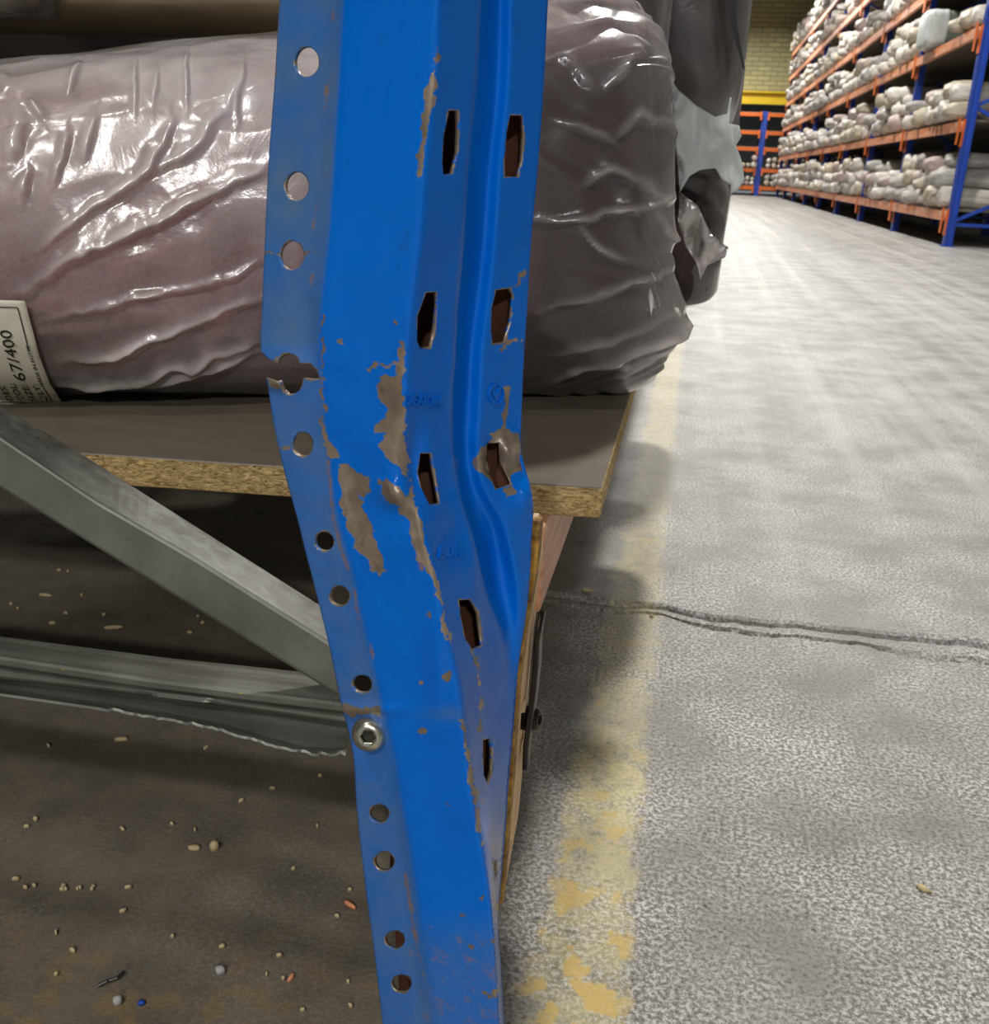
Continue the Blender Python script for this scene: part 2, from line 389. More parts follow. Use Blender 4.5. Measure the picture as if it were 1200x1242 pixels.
def strokedist(px, py, pts):
    """distance, side (+1 = lower side in the picture) and position 0..1 along a stroke"""
    d = np.full(px.shape, 1e9); side = np.ones(px.shape); tt = np.zeros(px.shape)
    Ls = [math.hypot(b_[0]-a_[0], b_[1]-a_[1]) for a_, b_ in zip(pts[:-1], pts[1:])]; tot = sum(Ls); acc = 0
    for (x0, y0), (x1, y1), l in zip(pts[:-1], pts[1:], Ls):
        vx, vy = x1-x0, y1-y0; t = np.clip(((px-x0)*vx+(py-y0)*vy)/(vx*vx+vy*vy+1e-9), 0, 1)
        q = np.hypot(px-x0-t*vx, py-y0-t*vy); m = q < d; cr = (vx*(py-y0)-vy*(px-x0))*(1 if vx >= 0 else -1)
        d = np.where(m, q, d); side = np.where(m, np.sign(cr), side); tt = np.where(m, (acc+t*l)/tot, tt); acc += l
    return d, side, tt
def inpoly(px, py, poly):
    r = np.zeros(px.shape, bool); n = len(poly)
    for i in range(n):
        x0, y0 = poly[i]; x1, y1 = poly[(i+1) % n]
        if y0 == y1: continue
        c = ((y0 > py) != (y1 > py)) & (px < (x1-x0)*(py-y0)/(y1-y0)+x0)
        r ^= c
    return r
def sdf(px, py, poly):
    d = segdist(px, py, poly+[poly[0]]); return np.where(inpoly(px, py, poly), d, -d)

# ================================================================== THE SETTING
# floor: near and far slabs either side of a broken joint, all one mesh
J0 = atz(670, 730, 0); J1 = atz(1200, 806, 0)
jd = (J1-J0); js = jd.y/jd.x
def jline(x): return J0.y+(x-J0.x)*js
xs = np.concatenate([np.linspace(-14, -1.2, 8)[:-1], np.arange(-1.2, 2.2, .006), np.linspace(2.2, 14, 8)])
gap = .030
profile = [(-6, 0), (-2, 0), (-.5, 0), (-.06, 0), (-.02, 0), (-.006, -.001), (0, -.004), (.005, -.020), (.011, -.012), (.016, -.005),
           (.032, -.004), (.044, -.006), (.048, -.018), (.053, -.003), (.060, 0), (.09, 0), (.3, 0), (1.5, 0), (6, 0), (40, 0)]
V = []; fs = []
jn = fbm(xs*14, xs*0+3, 5)*.022; jn2 = fbm(xs*17, xs*0+9, 5)*.016; wd2 = .75+fbm(xs*5, xs*0+1, 2)*.9
chipout = np.clip(fbm(xs*20, xs*0+31, 3)*2.2-.35, 0, 1)
for i, x in enumerate(xs):
    yj = jline(min(max(x, -1.2), 2.2)); kz = min(1, max(.04, (x+.26)/.06))
    for k, (dy, dz) in enumerate(profile):
        if -.01 < dy < .012: yy = yj+dy*(1+chipout[i]*1.8)+jn[i]-(chipout[i]*.006)
        elif .012 <= dy < .065: yy = yj+dy*wd2[i]+.004+jn2[i]*.6+jn[i]*.5
        else: yy = yj+dy
        zz = dz*(1+.8*chipout[i])*kz if dz < 0 else 0
        V.append((x, yy, zz))
V = np.array(V).reshape(len(xs), len(profile), 3)
V[:, 1:, 1] = np.maximum.accumulate(V[:, :, 1], axis=1)[:, 1:]
np_ = len(profile)
for i in range(len(xs)-1):
    for k in range(np_-1):
        a = i*np_+k; fs.append((a, a+np_, a+np_+1, a+1))
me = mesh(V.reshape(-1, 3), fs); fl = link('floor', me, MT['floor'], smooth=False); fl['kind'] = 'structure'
# origin to world zero so the floor pattern sits in world coordinates
off = fl.location.copy(); me.transform(Matrix.Translation(off)); fl.location = (0, 0, 0)

ZG = at(900, 118, 38).z
b = MB(); b.box((-14, 38, ZG+.1), (5.2, 38.3, 7.8)); wb = struct('wall_back', b, MT['brick'])
b = MB(); b.box((-14, 46, 0), (5.2, 46.3, 7.8)); struct('wall_far', b, MT['wallgrey'])
b = MB(); b.box((5.2, -14, 0), (5.4, 46, 8)); struct('wall_right', b, MT['wallgrey'])
b = MB(); b.box((-14.2, -14, 0), (-14, 46, 8)); struct('wall_left', b, MT['wallgrey'])
b = MB(); b.box((-14, -14, 7.6), (5.2, 46, 7.8)); struct('ceiling', b, MT['ceil'])

# ================================================================== CEILING LAMPS
NTH = ['first', 'second', 'third', 'fourth', 'fifth', 'sixth', 'seventh', 'eighth', 'ninth', 'tenth', 'eleventh', 'twelfth']
for i, (x, y, z, w) in enumerate(LAMPS):
    t = empty('high_bay_lamp', (x, y, z), 'unseen round high bay lamp over the aisle, %s from the camera end of the hall' % NTH[i], 'lamp', 'high bay lamps over the aisle')
    t.location = (x, y, z); WPOS[t.name] = Vector((x, y, z))
    b = MB(); rings = []
    for r, h in ((.08, .42), (.1, .30), (.14, .24), (.26, .08), (.30, .0), (.29, .0), (.25, .07), (.13, .22)):
        rings.append([(x+r*math.cos(a*math.pi/12), y+r*math.sin(a*math.pi/12), z+h) for a in range(24)])
    b.loft(rings); b.build('reflector', MT['lamp_body'], t, True)
    b = MB(); b.loft([[(x+.22*math.cos(a*math.pi/12), y+.22*math.sin(a*math.pi/12), z+h) for a in range(24)] for h in (.05, .07)]); b.build('diffuser', MT['glow'], t)
    b = MB(); b.bar((x, y, z+.4), (x, y, 7.6), .01, 6); b.build('hanging_cable', MT['strap'], t)
    ld = bpy.data.lights.new('lamp_light', 'AREA'); ld.shape = 'DISK'; ld.size = .42; ld.energy = w; ld.color = LCOL
    lo = bpy.data.objects.new('lamp_light', ld); COL.objects.link(lo); lo.parent = t; lo.location = (0, 0, -.02)

# ================================================================== THE BENT UPRIGHT
KA = [(-1500, 480), (-300, 356), (0, 339), (100, 333), (200, 325.6), (300, 321), (370, 318), (430, 317), (458, 323), (520, 333), (580, 347), (627, 360), (667, 370), (733, 387), (800, 403), (850, 413), (907, 427), (983, 433), (1070, 442.5), (1155, 454), (1240, 464), (1430, 487)]
KB = [(-1500, 540), (-300, 416), (0, 399), (100, 395), (200, 387), (300, 380), (370, 376), (430, 380), (458, 389), (500, 391), (567, 399), (633, 409), (700, 426), (743, 434), (800, 447), (840, 457), (873, 463), (917, 473), (957, 477), (1040, 489), (1133, 501), (1217, 511), (1430, 538)]
KC = [(-1500, 560), (-300, 436), (0, 419), (100, 413), (200, 407), (300, 400), (370, 392), (430, 390), (458, 393), (500, 395), (567, 403), (633, 413), (700, 431), (743, 440), (800, 452), (840, 462), (873, 470), (917, 481), (957, 487), (1040, 501), (1133, 514), (1217, 526), (1430, 553)]
KD = [(-1500, 670), (-300, 549), (0, 532), (100, 527), (200, 516), (300, 508), (370, 500), (430, 494), (500, 493), (567, 492), (593, 495), (607, 501), (647, 513), (697, 527), (723, 532), (787, 547), (833, 557), (883, 563), (933, 570), (997, 580), (1013, 584), (1070, 595), (1115, 602), (1169, 606), (1240, 610), (1430, 620)]
KH = [(-1500, 800), (-300, 683), (0, 665), (100, 660), (200, 653), (300, 644), (370, 640), (430, 636), (500, 633), (527, 632), (560, 634), (583, 642), (613, 647), (650, 645), (700, 643), (750, 638), (800, 630), (883, 623), (950, 617), (1000, 614), (1070, 608), (1115, 604.5), (1169, 608), (1240, 612), (1430, 622)]
KL = [(-1500, 728), (-300, 606), (0, 588), (100, 583), (200, 573), (300, 567), (370, 560), (430, 557), (500, 553), (560, 556), (610, 566), (660, 581), (717, 598), (767, 609), (807, 613), (883, 613), (1000, 608), (1430, 615)]
KR = [(-1500, 754), (-300, 633), (0, 615), (100, 612), (200, 602), (300, 595), (370, 587), (430, 580), (500, 577), (550, 575), (590, 583), (633, 603), (667, 614), (717, 624), (767, 626), (807, 624), (883, 618), (1000, 611), (1430, 618)]
def pchip(K):
    X = np.array([k[0] for k in K], float); Yv = np.array([k[1] for k in K], float)
    h = np.diff(X); dl = np.diff(Yv)/h; m = np.zeros_like(X)
    m[1:-1] = (dl[:-1]*h[1:]+dl[1:]*h[:-1])/(h[1:]+h[:-1]); m[0] = dl[0]; m[-1] = dl[-1]
    def f(y):
        y = np.clip(np.asarray(y, float), X[0], X[-1]); i = np.clip(np.searchsorted(X, y)-1, 0, len(h)-1)
        t = (y-X[i])/h[i]; t2 = t*t; t3 = t2*t
        return (2*t3-3*t2+1)*Yv[i]+(t3-2*t2+t)*h[i]*m[i]+(-2*t3+3*t2)*Yv[i+1]+(t3-t2)*h[i]*m[i+1]
    return f
fA, fB, fC, fD, fH, fL, fR = [pchip(k) for k in (KA, KB, KC, KD, KH, KL, KR)]
YP = .45
def ypost0(px, py):
    A, B_, C_, D, Hh, Lg, Rg = fA(py), fB(py), fC(py), fD(py), fH(py), fL(py), fR(py)
    fade = np.clip((860-py)/120, 0, 1)
    deep = .072
    wD = np.maximum(Hh-D, 1.0)
    bv = np.clip(np.abs(C_-B_)/14, .25, 1)
    y = np.where(px < B_, .012+.007*bv+.010*(B_-px)/np.maximum(B_-A, 1),
        np.where(px < C_, .012+.007*bv*(C_-px)/np.maximum(C_-B_, 1),
        np.where(px < D, .012*(D-px)/np.maximum(D-C_, 1), deep*(px-D)/wD)))
    # groove pressed into the slotted face
    g = np.clip(np.minimum((px-(Lg-4))/9, ((Rg+3)-px)/9), 0, 1)
    y = y+.011*g*fade
    return y
def ypost(px, py):
    r = 0; ks = (-5, -3, -1, 1, 3, 5)
    for k in ks: r = r+ypost0(px+k, py)
    y = r/len(ks)
    G = lambda x0, y0, sx, sy, a: a*np.exp(-((px-x0)/sx)**2-((py-y0)/sy)**2)
    y = y+G(618, 548, 12, 16, -.009)+G(596, 558, 9, 22, .006)+G(500, 560, 14, 50, .008)+G(478, 600, 22, 16, -.006)+G(440, 610, 26, 50, .004)
    y = y+G(640, 600, 12, 22, -.006)+G(560, 640, 30, 60, .005)+G(432, 861, 45, 7, -.005)+G(440, 900, 22, 14, .002)+G(600, 690, 16, 80, .008)
    y = y+G(350, 440, 26, 14, -.004)+G(340, 464, 18, 8, -.005)+G(530, 800, 12, 60, -.003)
    dmg = np.clip(1-np.abs(py-640)/420, 0, 1)
    y = y+fbm(px/38, py/55, 3)*.0016*(.25+dmg)+fbm(px/11, py/15, 2, 5.)*.0003*dmg
    lowlean = np.clip((py-560)/500, 0, 1)
    return YP+y+.0*lowlean
def ell(cx, cy, rx, ry, n=28): return [(cx+rx*math.cos(2*math.pi*k/n), cy+ry*math.sin(2*math.pi*k/n)) for k in range(n)]
HOLES = [
 [(545, 134), (556, 134), (557, 150), (556, 185), (549, 211), (538, 212), (537, 196), (538.5, 165)],
 [(619, 140), (634, 140), (636, 160), (634, 195), (629, 215), (613, 214), (612.5, 192), (615, 160)],
 [(517, 355), (530, 354), (531, 370), (528, 400), (523, 421), (510, 423), (506, 413), (507, 383)],
 [(602, 352), (618, 350), (623, 358), (620, 390), (612, 415), (598, 417), (596, 400), (597, 373)],
 [(510, 550), (523, 550), (526, 567), (534, 610), (521, 612), (512, 593), (507, 573)],
 [(591, 538), (605, 537), (606, 560), (620, 587), (602, 593), (595, 577), (591, 557)],
 [(557, 728), (571, 727), (581, 743), (586, 783), (573, 787), (565, 775), (559, 747)],
 [(586, 898), (595, 895), (598, 910), (597, 937), (592, 951), (587, 940), (586, 917)],
 [(599, 1046), (602.5, 1042), (603.5, 1060), (601, 1067)],
 [(552, -45), (563, -45), (564, -30), (561, 5), (556, 12), (545, 12), (544, 0), (546, -25)][:0] or [(566, -80), (577, -80), (578, -60), (575, -30), (570, -12), (559, -12), (558, -30), (561, -60)],
]
for cx, cy, rx, ry in ((372, 75, 15, 18), (360, 226, 14.5, 17.5), (354, 310, 14.5, 17.5), (367, 539, 12.5, 14.5), (393, 657, 12, 12), (412, 723, 12, 12), (439, 830, 12, 11),
                       (460, 987, 12, 11), (466, 1045, 12, 11.5), (479, 1140, 12, 11), (487, 1193, 12, 10.5), (383, -75, 15, 18)):
    HOLES.append(ell(cx, cy, rx, ry))
TEAR = [(300, 426), (317, 428), (324, 434), (330, 438), (336, 441), (337, 434), (343, 429.5), (350, 428), (357, 430), (362, 435), (363, 441), (371, 441), (378, 442), (384, 450), (388, 459), (379, 460), (368, 459),
        (366, 468), (363, 474), (357, 478), (350, 479), (344, 475), (341, 468), (340, 464), (334, 463), (323, 457.5), (300, 450)]
TEAR_IN = [p for p in TEAR if p[0] > 310]
def build_post():
    y0, y1 = -700, 1425
    pts = []; edges = []
    # outline
    ys = list(np.arange(y0, -20, 12.))+list(np.arange(-20, 1260, 3.))+list(np.arange(1260, y1+1, 11.)); ys[-1] = y1
    ysa = np.array(ys)
    nb = ysa[(ysa < 427) | (ysa > 458)]
    lefta = [(float(fA(y)), float(y)) for y in nb]
    up = [p for p in lefta if p[1] < 427]; lo = [p for p in lefta if p[1] > 458]
    left = up+TEAR_IN+lo
    right = [(float(fH(y)), float(y)) for y in ysa]
    outline = left+right[::-1]
    def addloop(loop):
        k = len(pts); pts.extend(loop); n = len(loop); edges.extend([(k+i, k+(i+1) % n) for i in range(n)])
    addloop(outline)
    for h in HOLES: addloop(h)
    loops = [outline]+HOLES
    G = []
    for j, y in enumerate(np.arange(y0, y1, 3.2)):
        if y < -20 and j % 4: continue
        if y > 1260 and j % 4: continue
        a, h = float(fA(y)), float(fH(y)); st = 3.2 if -20 <= y <= 1260 else 6
        x = a+1.7+(st/2 if j % 2 else 0)
        while x < h-1.3: G.append((x, y)); x += st
        if h-a > 0:
            for q in (fD(y),): G.append((float(q), float(y)+.01))
    G = np.array(G); gx, gy = G[:, 0], G[:, 1]; keep = inpoly(gx, gy, outline)
    for h in HOLES+[TEAR_IN]: keep &= ~inpoly(gx, gy, h)
    keep &= segdist(gx, gy, TEAR_IN) > 1.2
    for h in HOLES:
        bx = (gx > min(p[0] for p in h)-4) & (gx < max(p[0] for p in h)+4) & (gy > min(p[1] for p in h)-4) & (gy < max(p[1] for p in h)+4)
        d = segdist(gx[bx], gy[bx], h+[h[0]]); kk = np.ones(len(gx), bool); kk[np.where(bx)[0][d < 1.1]] = False; keep &= kk
    G = G[keep]
    pts.extend([tuple(p) for p in G])
    r = delaunay_2d_cdt([Vector(p) for p in pts], edges, [], 0, 1e-4)
    P = np.array([v[:] for v in r[0]]); Fc = np.array([f for f in r[2] if len(f) == 3])
    cen = P[Fc].mean(1); ok = inpoly(cen[:, 0], cen[:, 1], outline)
    for h in HOLES: ok &= ~inpoly(cen[:, 0], cen[:, 1], h)
    Fc = Fc[ok]
    px, py = P[:, 0], P[:, 1]
    return px, py, Fc
px, py, Fc = build_post()
P3 = atn(px, py, ypost(px, py))
a = P3[Fc[:, 0]]; b_ = P3[Fc[:, 1]]; c_ = P3[Fc[:, 2]]
nn = np.cross(b_-a, c_-a).sum(0)
if np.dot(nn, np.array([0, -1, 0])) < 0: Fc = Fc[:, ::-1]
used = np.unique(Fc); remap = -np.ones(len(px), int); remap[used] = np.arange(len(used)); Fc = remap[Fc]; px = px[used]; py = py[used]; P3 = P3[used]
nfront = len(P3)
# hidden far wall of the section: from the right edge back into the rack, and up / down extensions
verts = [tuple(v) for v in P3]; faces = [tuple(int(i) for i in f) for f in Fc]
frame = empty('upright_frame', (at(470, 900, .47).x, .47, 0), 'bent and torn blue rack upright with galvanised braces, standing in the foreground beside the aisle', 'rack upright')
rows = np.concatenate([np.arange(-700, 1425, 25.), [1425]])
k0 = len(verts)
Hx = atn(fH(rows), rows, ypost(fH(rows)-.5, rows))
for p in Hx:
    verts += [tuple(p), (p[0]-.004, p[1]+.004, p[2]), (p[0]-.045, p[1]+.003, p[2]), (p[0]-.050, p[1]-.008, p[2]), (p[0]-.072, p[1]-.008, p[2])]
for i in range(len(rows)-1):
    for j in range(4):
        q = k0+i*5+j; faces.append((q, q+5, q+6, q+1))
me = mesh(verts, faces)
allp = np.array(verts); ax, ay = projn(allp)
# ---- paint loss, rust and dust
CHIPS = [
 [(532, 60), (528, 110), (523, 140), (517, 160), (511, 215), (507, 216), (508, 180), (512, 150), (513, 112), (524, 90)],
 [(490, 412), (492, 440), (488, 470), (492, 510), (493, 560), (488, 570), (485, 565), (475, 560), (459, 545), (460, 535), (465, 540), (470, 530), (456, 525), (455, 515), (462, 510), (468, 505), (466, 490), (455, 475), (455, 465), (462, 458), (470, 452), (480, 458), (487, 440), (484, 430), (488, 415)],
 [(457, 578), (470, 580), (480, 590), (490, 598), (500, 610), (508, 630), (515, 650), (522, 680), (527, 700), (521, 700), (510, 680), (500, 650), (498, 640), (490, 625), (478, 615), (465, 605)],
 [(412, 562), (425, 565), (435, 572), (449, 580), (447, 595), (436, 600), (440, 620), (450, 640), (460, 665), (467, 692), (455, 698), (445, 680), (430, 665), (425, 650), (418, 625), (410, 610), (415, 600), (410, 575)],
 [(388, 495), (392, 505), (398, 530), (408, 545), (412, 555), (402, 560), (393, 530), (388, 510)],
 [(573, 562), (586, 542), (600, 525), (615, 521), (630, 525), (633, 545), (635, 572), (624, 576), (612, 578), (600, 582), (585, 575), (577, 568)],
 [(610, 588), (622, 590), (625, 601), (618, 601)],
 [(412, 858), (463, 856), (463, 865), (416, 868)],
 [(323, 455), (340, 463), (338, 472), (328, 470)],
]
STROKES = [([(450, 448), (465, 443), (485, 443)], 3), ([(392, 380), (391, 460), (394, 500)], 2), ([(617, 470), (613, 500), (606, 528)], 3.5),
 ([(493, 560), (498, 600), (515, 660), (532, 722)], 2.5), ([(532, 722), (548, 790)], 2), ([(560, 875), (566, 905), (573, 950), (583, 1010)], 2.6),
 ([(574, 790), (583, 830), (583, 900)], 1.6), ([(590, 952), (586, 985)], 1.5), ([(640, 320), (625, 345), (620, 352)], 1.8), ([(608, 424), (620, 412), (634, 413)], 2.2),
 ([(416, 858), (460, 860)], 3), ([(345, 432), (330, 440)], 2), ([(322, 305), (340, 308)], 2.5), ([(370, 308), (382, 306)], 2), ([(340, 545), (354, 545)], 2.5)]
SPOTS = [(521, 745, 4), (538, 765, 5), (541, 820, 5), (512, 887, 4.5), (577, 960, 4), (585, 1022, 4), (562, 1110, 3.5), (478, 392, 4), (411, 415, 3), (583, 1090, 4), (600, 1140, 4), (572, 1150, 3), (588, 1206, 5), (510, 830, 3), (545, 975, 2.5), (600, 1205, 4), (602, 1098, 4)]
bare = np.zeros(len(allp)); ax0, ay0 = ax, ay; ax = ax0+fbm(ax0/7, ay0/7, 3)*7; ay = ay0+fbm(ax0/7, ay0/7, 3, 9.)*8
for c in CHIPS: bare = np.maximum(bare, np.clip(.5+sdf(ax, ay, c)/13, 0, 1))
for s_, r in STROKES: bare = np.maximum(bare, np.clip(.5+(r-segdist(ax, ay, s_))/9, 0, 1))
for x, y, r in SPOTS: bare = np.maximum(bare, np.clip(.5+(r-np.hypot(ax-x, ay-y))/8, 0, 1))
ax, ay = ax0, ay0
for h in HOLES: bare = np.maximum(bare, np.clip(.46+(1.0-segdist(ax, ay, h+[h[0]]))/8, 0, 1))
bare = np.maximum(bare, np.clip(.6-segdist(ax, ay, TEAR_IN)/9, 0, 1))
rust = np.zeros(len(allp))
for s_, r in [([(405, 8), (403, 24)], 4), ([(397, 104), (394, 136)], 4), ([(384, 246), (380, 275)], 4), ([(379, 332), (377, 356)], 3), ([(404, 625), (412, 660), (422, 690)], 5), ([(430, 715), (436, 752)], 4), ([(492, 1060), (503, 1130), (515, 1190)], 4),
              ([(450, 780), (455, 820)], 3), ([(339, 0), (333, 90)], 2.5), ([(330, 130), (326, 200)], 2), ([(398, 560), (404, 620)], 3), ([(500, 640), (512, 690)], 6), ([(420, 590), (424, 640)], 5)]:
    rust = np.maximum(rust, np.clip(.5+(r*.5-segdist(ax, ay, s_))/9, 0, 1))
rust = np.maximum(rust, np.clip(.38+(ax-(fD(ay)-45))/400+(ay-1060)/1500, 0, .40)*(ay > 1080)*np.clip((ay-1080)/60, 0, 1))
dust = np.clip((fC(ay)-ax)/5, 0, 1)*np.clip(.75+.2*(ay < 420)-.15*((ay > 860) & (ay < 950)), 0, 1)
dust = np.maximum(dust, np.clip((ay-1100)/90, 0, .5)); dust = np.maximum(dust, .6*np.exp(-(((ax-545)/28)**2+((ay-866)/9)**2)))
for nm, arr in (('bare', bare), ('rust', rust), ('dust', dust)):
    at_ = me.attributes.new(nm, 'FLOAT', 'POINT'); at_.data.foreach_set('value', arr.astype(np.float32))
post = link('upright', me, MT['post'], frame)
sm = post.modifiers.new('thickness', 'SOLIDIFY'); sm.thickness = .0022; sm.offset = -1; sm.material_offset = 1; me.materials.append(simple('brown_primer_inside', rgb(92, 52, 34), .7, nz=.8, nscale=50))
post['label'] = 'blue slotted upright, kinked, with paint scraped to bare metal and its hole flange torn'

# pressed writing on the slotted face
def text_mesh(s, size=1.0, extrude=0.0, align='CENTER'):
    cu = bpy.data.curves.new('t', 'FONT'); cu.body = s; cu.size = size; cu.align_x = align; cu.align_y = 'CENTER'; cu.resolution_u = 3
    o = bpy.data.objects.new('t', cu); COL.objects.link(o); bpy.context.view_layer.update()
    dg = bpy.context.evaluated_depsgraph_get(); m_ = bpy.data.meshes.new_from_object(o.evaluated_get(dg))
    bpy.data.objects.remove(o); bpy.data.curves.remove(cu); return m_
def emboss(m_, mapf, name, mat, parent, lift, thick, bev=0):
    bm = bmesh.new(); bm.from_mesh(m_)
    bmesh.ops.subdivide_edges(bm, edges=[e for e in bm.edges if e.calc_length() > .15], cuts=2)
    bmesh.ops.triangulate(bm, faces=bm.faces)
    bm.to_mesh(m_); bm.free()
    co = np.empty(len(m_.vertices)*3); m_.vertices.foreach_get('co', co); co = co.reshape(-1, 3)
    out = mapf(co[:, 0], co[:, 1], lift)
    m_.vertices.foreach_set('co', out.reshape(-1).astype(np.float32)); m_.update()
    o = link(name, m_, mat, parent, smooth=False)
    md = o.modifiers.new('thickness', 'SOLIDIFY'); md.thickness = thick; md.offset = 0
    return o
def postmap(cx, cy, ex, ey):
    def f(u, v, lift):
        X = cx+u*ex[0]+v*ey[0]; Y_ = cy+u*ex[1]+v*ey[1]
        return atn(X, Y_, ypost(X, Y_)-lift)
    return f
def outline_mesh(m_, w):
    """turn filled letters into raised outline strokes"""
    bm = bmesh.new(); bm.from_mesh(m_); be = [e for e in bm.edges if e.is_boundary or len(e.link_faces) < 2]
    vs = []; fs_ = []
    for e in be:
        p, q = e.verts[0].co, e.verts[1].co; d = (q-p)
        if d.length < 1e-6: continue
        d.normalize(); n = Vector((-d.y, d.x, 0))*w; k = len(vs); p_ = p-d*w*.6; q_ = q+d*w*.6
        vs += [p_+n, q_+n, q_-n, p_-n]; fs_.append((k, k+1, k+2, k+3))
    bm.free(); return mesh(vs, fs_)
lm = outline_mesh(text_mesh('DEXION', 1.0), .035)
emboss(lm, postmap(513, 486, (11.6, .6), (.8, -19)), 'pressed_lettering', MT['post'], post, .0010, .0014)
lm = outline_mesh(text_mesh('80R', 1.0), .04)
emboss(lm, postmap(547, 669, (18, -2.2), (2.5, -22)), 'pressed_number', MT['post'], post, .0007, .0012)
vs = []; fs = []
for r0, r1 in ((.86, 1.0),):
    n = 40
    for k in range(n):
        a0 = 2*math.pi*k/n; vs += [(r0*math.cos(a0), r0*math.sin(a0), 0), (r1*math.cos(a0), r1*math.sin(a0), 0)]
    fs += [(2*k, 2*k+1, (2*k+3) % (2*n), (2*k+2) % (2*n)) for k in range(n)]
k = len(vs)
vs += [(-.6, .1, 0), (-.4, .3, 0), (-.1, -.1, 0), (-.12, -.5, 0), (.55, .6, 0), (.45, .72, 0)]
fs += [(k, k+1, k+2, k+3), (k+3, k+2, k+5, k+4)]
emboss(mesh(vs, fs), postmap(602, 478, (9.5, .5), (.5, -13)), 'pressed_tick_emblem', MT['post'], post, .0007, .0014)

# bolt with washer on the flange
def bolt(c, axis, R, parent, name='bolt', mat=None):
    axis = Vector(axis).normalized(); a = axis.cross(Vector((0, 0, 1))).normalized(); b2 = axis.cross(a)
    ring = lambda r, h, n=32: [c+axis*h+a*(r*math.cos(2*math.pi*k/n))+b2*(r*math.sin(2*math.pi*k/n)) for k in range(n)]
    b = MB(); prof = [(R*.98, -.012), (R, 0), (R*1.0, R*.12), (R*.95, R*.34), (R*.80, R*.56), (R*.62, R*.68), (R*.5, R*.70)]
    b.loft([ring(r, h) for r, h in prof], caps=False)
    hexr = lambda r, h: [c+axis*h+a*(r*math.cos(math.pi/3*round(k*6/32)))*1+b2*(r*math.sin(math.pi/3*round(k*6/32))) for k in range(32)]
    b.loft([ring(R*.5, R*.70), hexr(R*.42, R*.68), hexr(R*.40, R*.25)], caps=False)
    o = b.build(name, mat or MT['zinc'], parent, True)
    b = MB(); b.loft([hexr(R*.40, R*.25), hexr(R*.02, R*.22)], caps=False); b.build('socket', MT['hex'], o)
    return o
bc = at(449, 889, float(ypost(np.array([449.]), np.array([889.]))[0])-.002)
bolt(bc, (CAM-bc).normalized()*.5+Vector((.05, -1, .0)), .0104, frame)

# braces
def loft_px(stations, profs, close_back=None):
    """stations: list of px-x ; profs: list of (polyline [(x,y)...], Y) edges in order -> rings"""
    rings = []
    for s in stations:
        ring = []
        for pl, Yd in profs:
            # position along the polyline by x
            xs_ = [p[0] for p in pl]; ys_ = [p[1] for p in pl]
            if s <= xs_[0]: yy = ys_[0]+(s-xs_[0])*(ys_[1]-ys_[0])/(xs_[1]-xs_[0])
            else: yy = float(np.interp(s, xs_, ys_)) if s <= xs_[-1] else ys_[-1]+(s-xs_[-1])*(ys_[-1]-ys_[-2])/(xs_[-1]-xs_[-2])
            ring.append(at(s, yy, Yd(s) if callable(Yd) else Yd))
        rings.append(ring)
    return rings
b = MB()
st = list(np.arange(-900, 0, 60.))+list(np.arange(0, 426, 12.))
top = [(0, 493), (77, 537), (383, 731), (420, 754)]; ridge = [(0, 529), (115, 606), (234, 675), (397, 777), (440, 804)]; bot = [(0, 591), (192, 710), (364, 815), (440, 862)]
sh = lambda pl, dx, dy: [(x+dx, y+dy) for x, y in pl]
rings = loft_px(st, [(sh(bot, 0, -3), .492), (bot, .480), (sh(bot, 0, 0), .478), (sh(bot, 0, -3), .476), (sh(ridge, 0, 5), .476), (sh(ridge, 0, 1.5), .477), (sh(ridge, 0, -1.5), .480), (top, .503), (sh(top, 0, 3), .504)])
rings = [r for r in rings]
b.loft(rings, closed=False)
dg_ = b.build('diagonal_brace', MT['galv'], frame, False)
q = dg_.data.attributes.new('shade_tone', 'FLOAT', 'POINT'); q.data.foreach_set('value', [(.9 if (k % 9) in (7, 8) else .55 if (k % 9) == 6 else 0) for k in range(len(dg_.data.vertices))])  # upper face of the diagonal darkened in colour, painting its shade
dg_.modifiers.new('thickness', 'SOLIDIFY').thickness = .002
b = MB()
tb = [(0, 772), (203, 798), (406, 819), (420, 821)]; rf = [(0, 796), (192, 825), (414, 852), (440, 855)]
lb = [(0, 823), (230, 849), (416, 877), (440, 880)]; be = [(0, 841), (120, 858), (192, 869), (268, 884), (330, 902), (368, 912), (400, 914), (425, 913)]
st2 = list(np.arange(-900, 0, 60.))+list(np.arange(0, 426, 6.))
jag = lambda s: 0
rings = loft_px(st2, [(tb, .500), (sh(rf, 0, -3), .481), (rf, .478), (sh(rf, 0, 4), .476), (sh(rf, 0, 10), .4765), (sh(rf, 0, 13), .480), (sh(rf, 0, 17), .4765), (sh(lb, 0, -3), .4765), (sh(lb, 0, 0), .479), (sh(lb, 0, 1), .492),
                      (sh(be, 0, -7), .496), (sh(be, 0, -4), .490), (be, .480)])
for i, r in enumerate(rings):
    if st2[i] > 120:
        q = r[-1]; r[-1] = q+Vector((0, random.uniform(-.0006, .0006), random.uniform(-.0004, .0005)+(random.random() < .12)*.0016))
b.loft(rings, closed=False)
hb = b.build('horizontal_brace', MT['galv'], frame, False)
hb.modifiers.new('thickness', 'SOLIDIFY').thickness = .0016
co = np.array([v.co[:] for v in hb.data.vertices])+np.array(WPOS[frame.name]); hx, hy = projn(co)
pa = np.maximum.reduce([np.clip(.75-np.hypot((hx-x)/w, (hy-y)/h), 0, 1) for x, y, w, h in ((292, 842, 16, 6), (75, 812, 16, 4), (195, 872, 12, 5), (255, 846, 10, 4))])
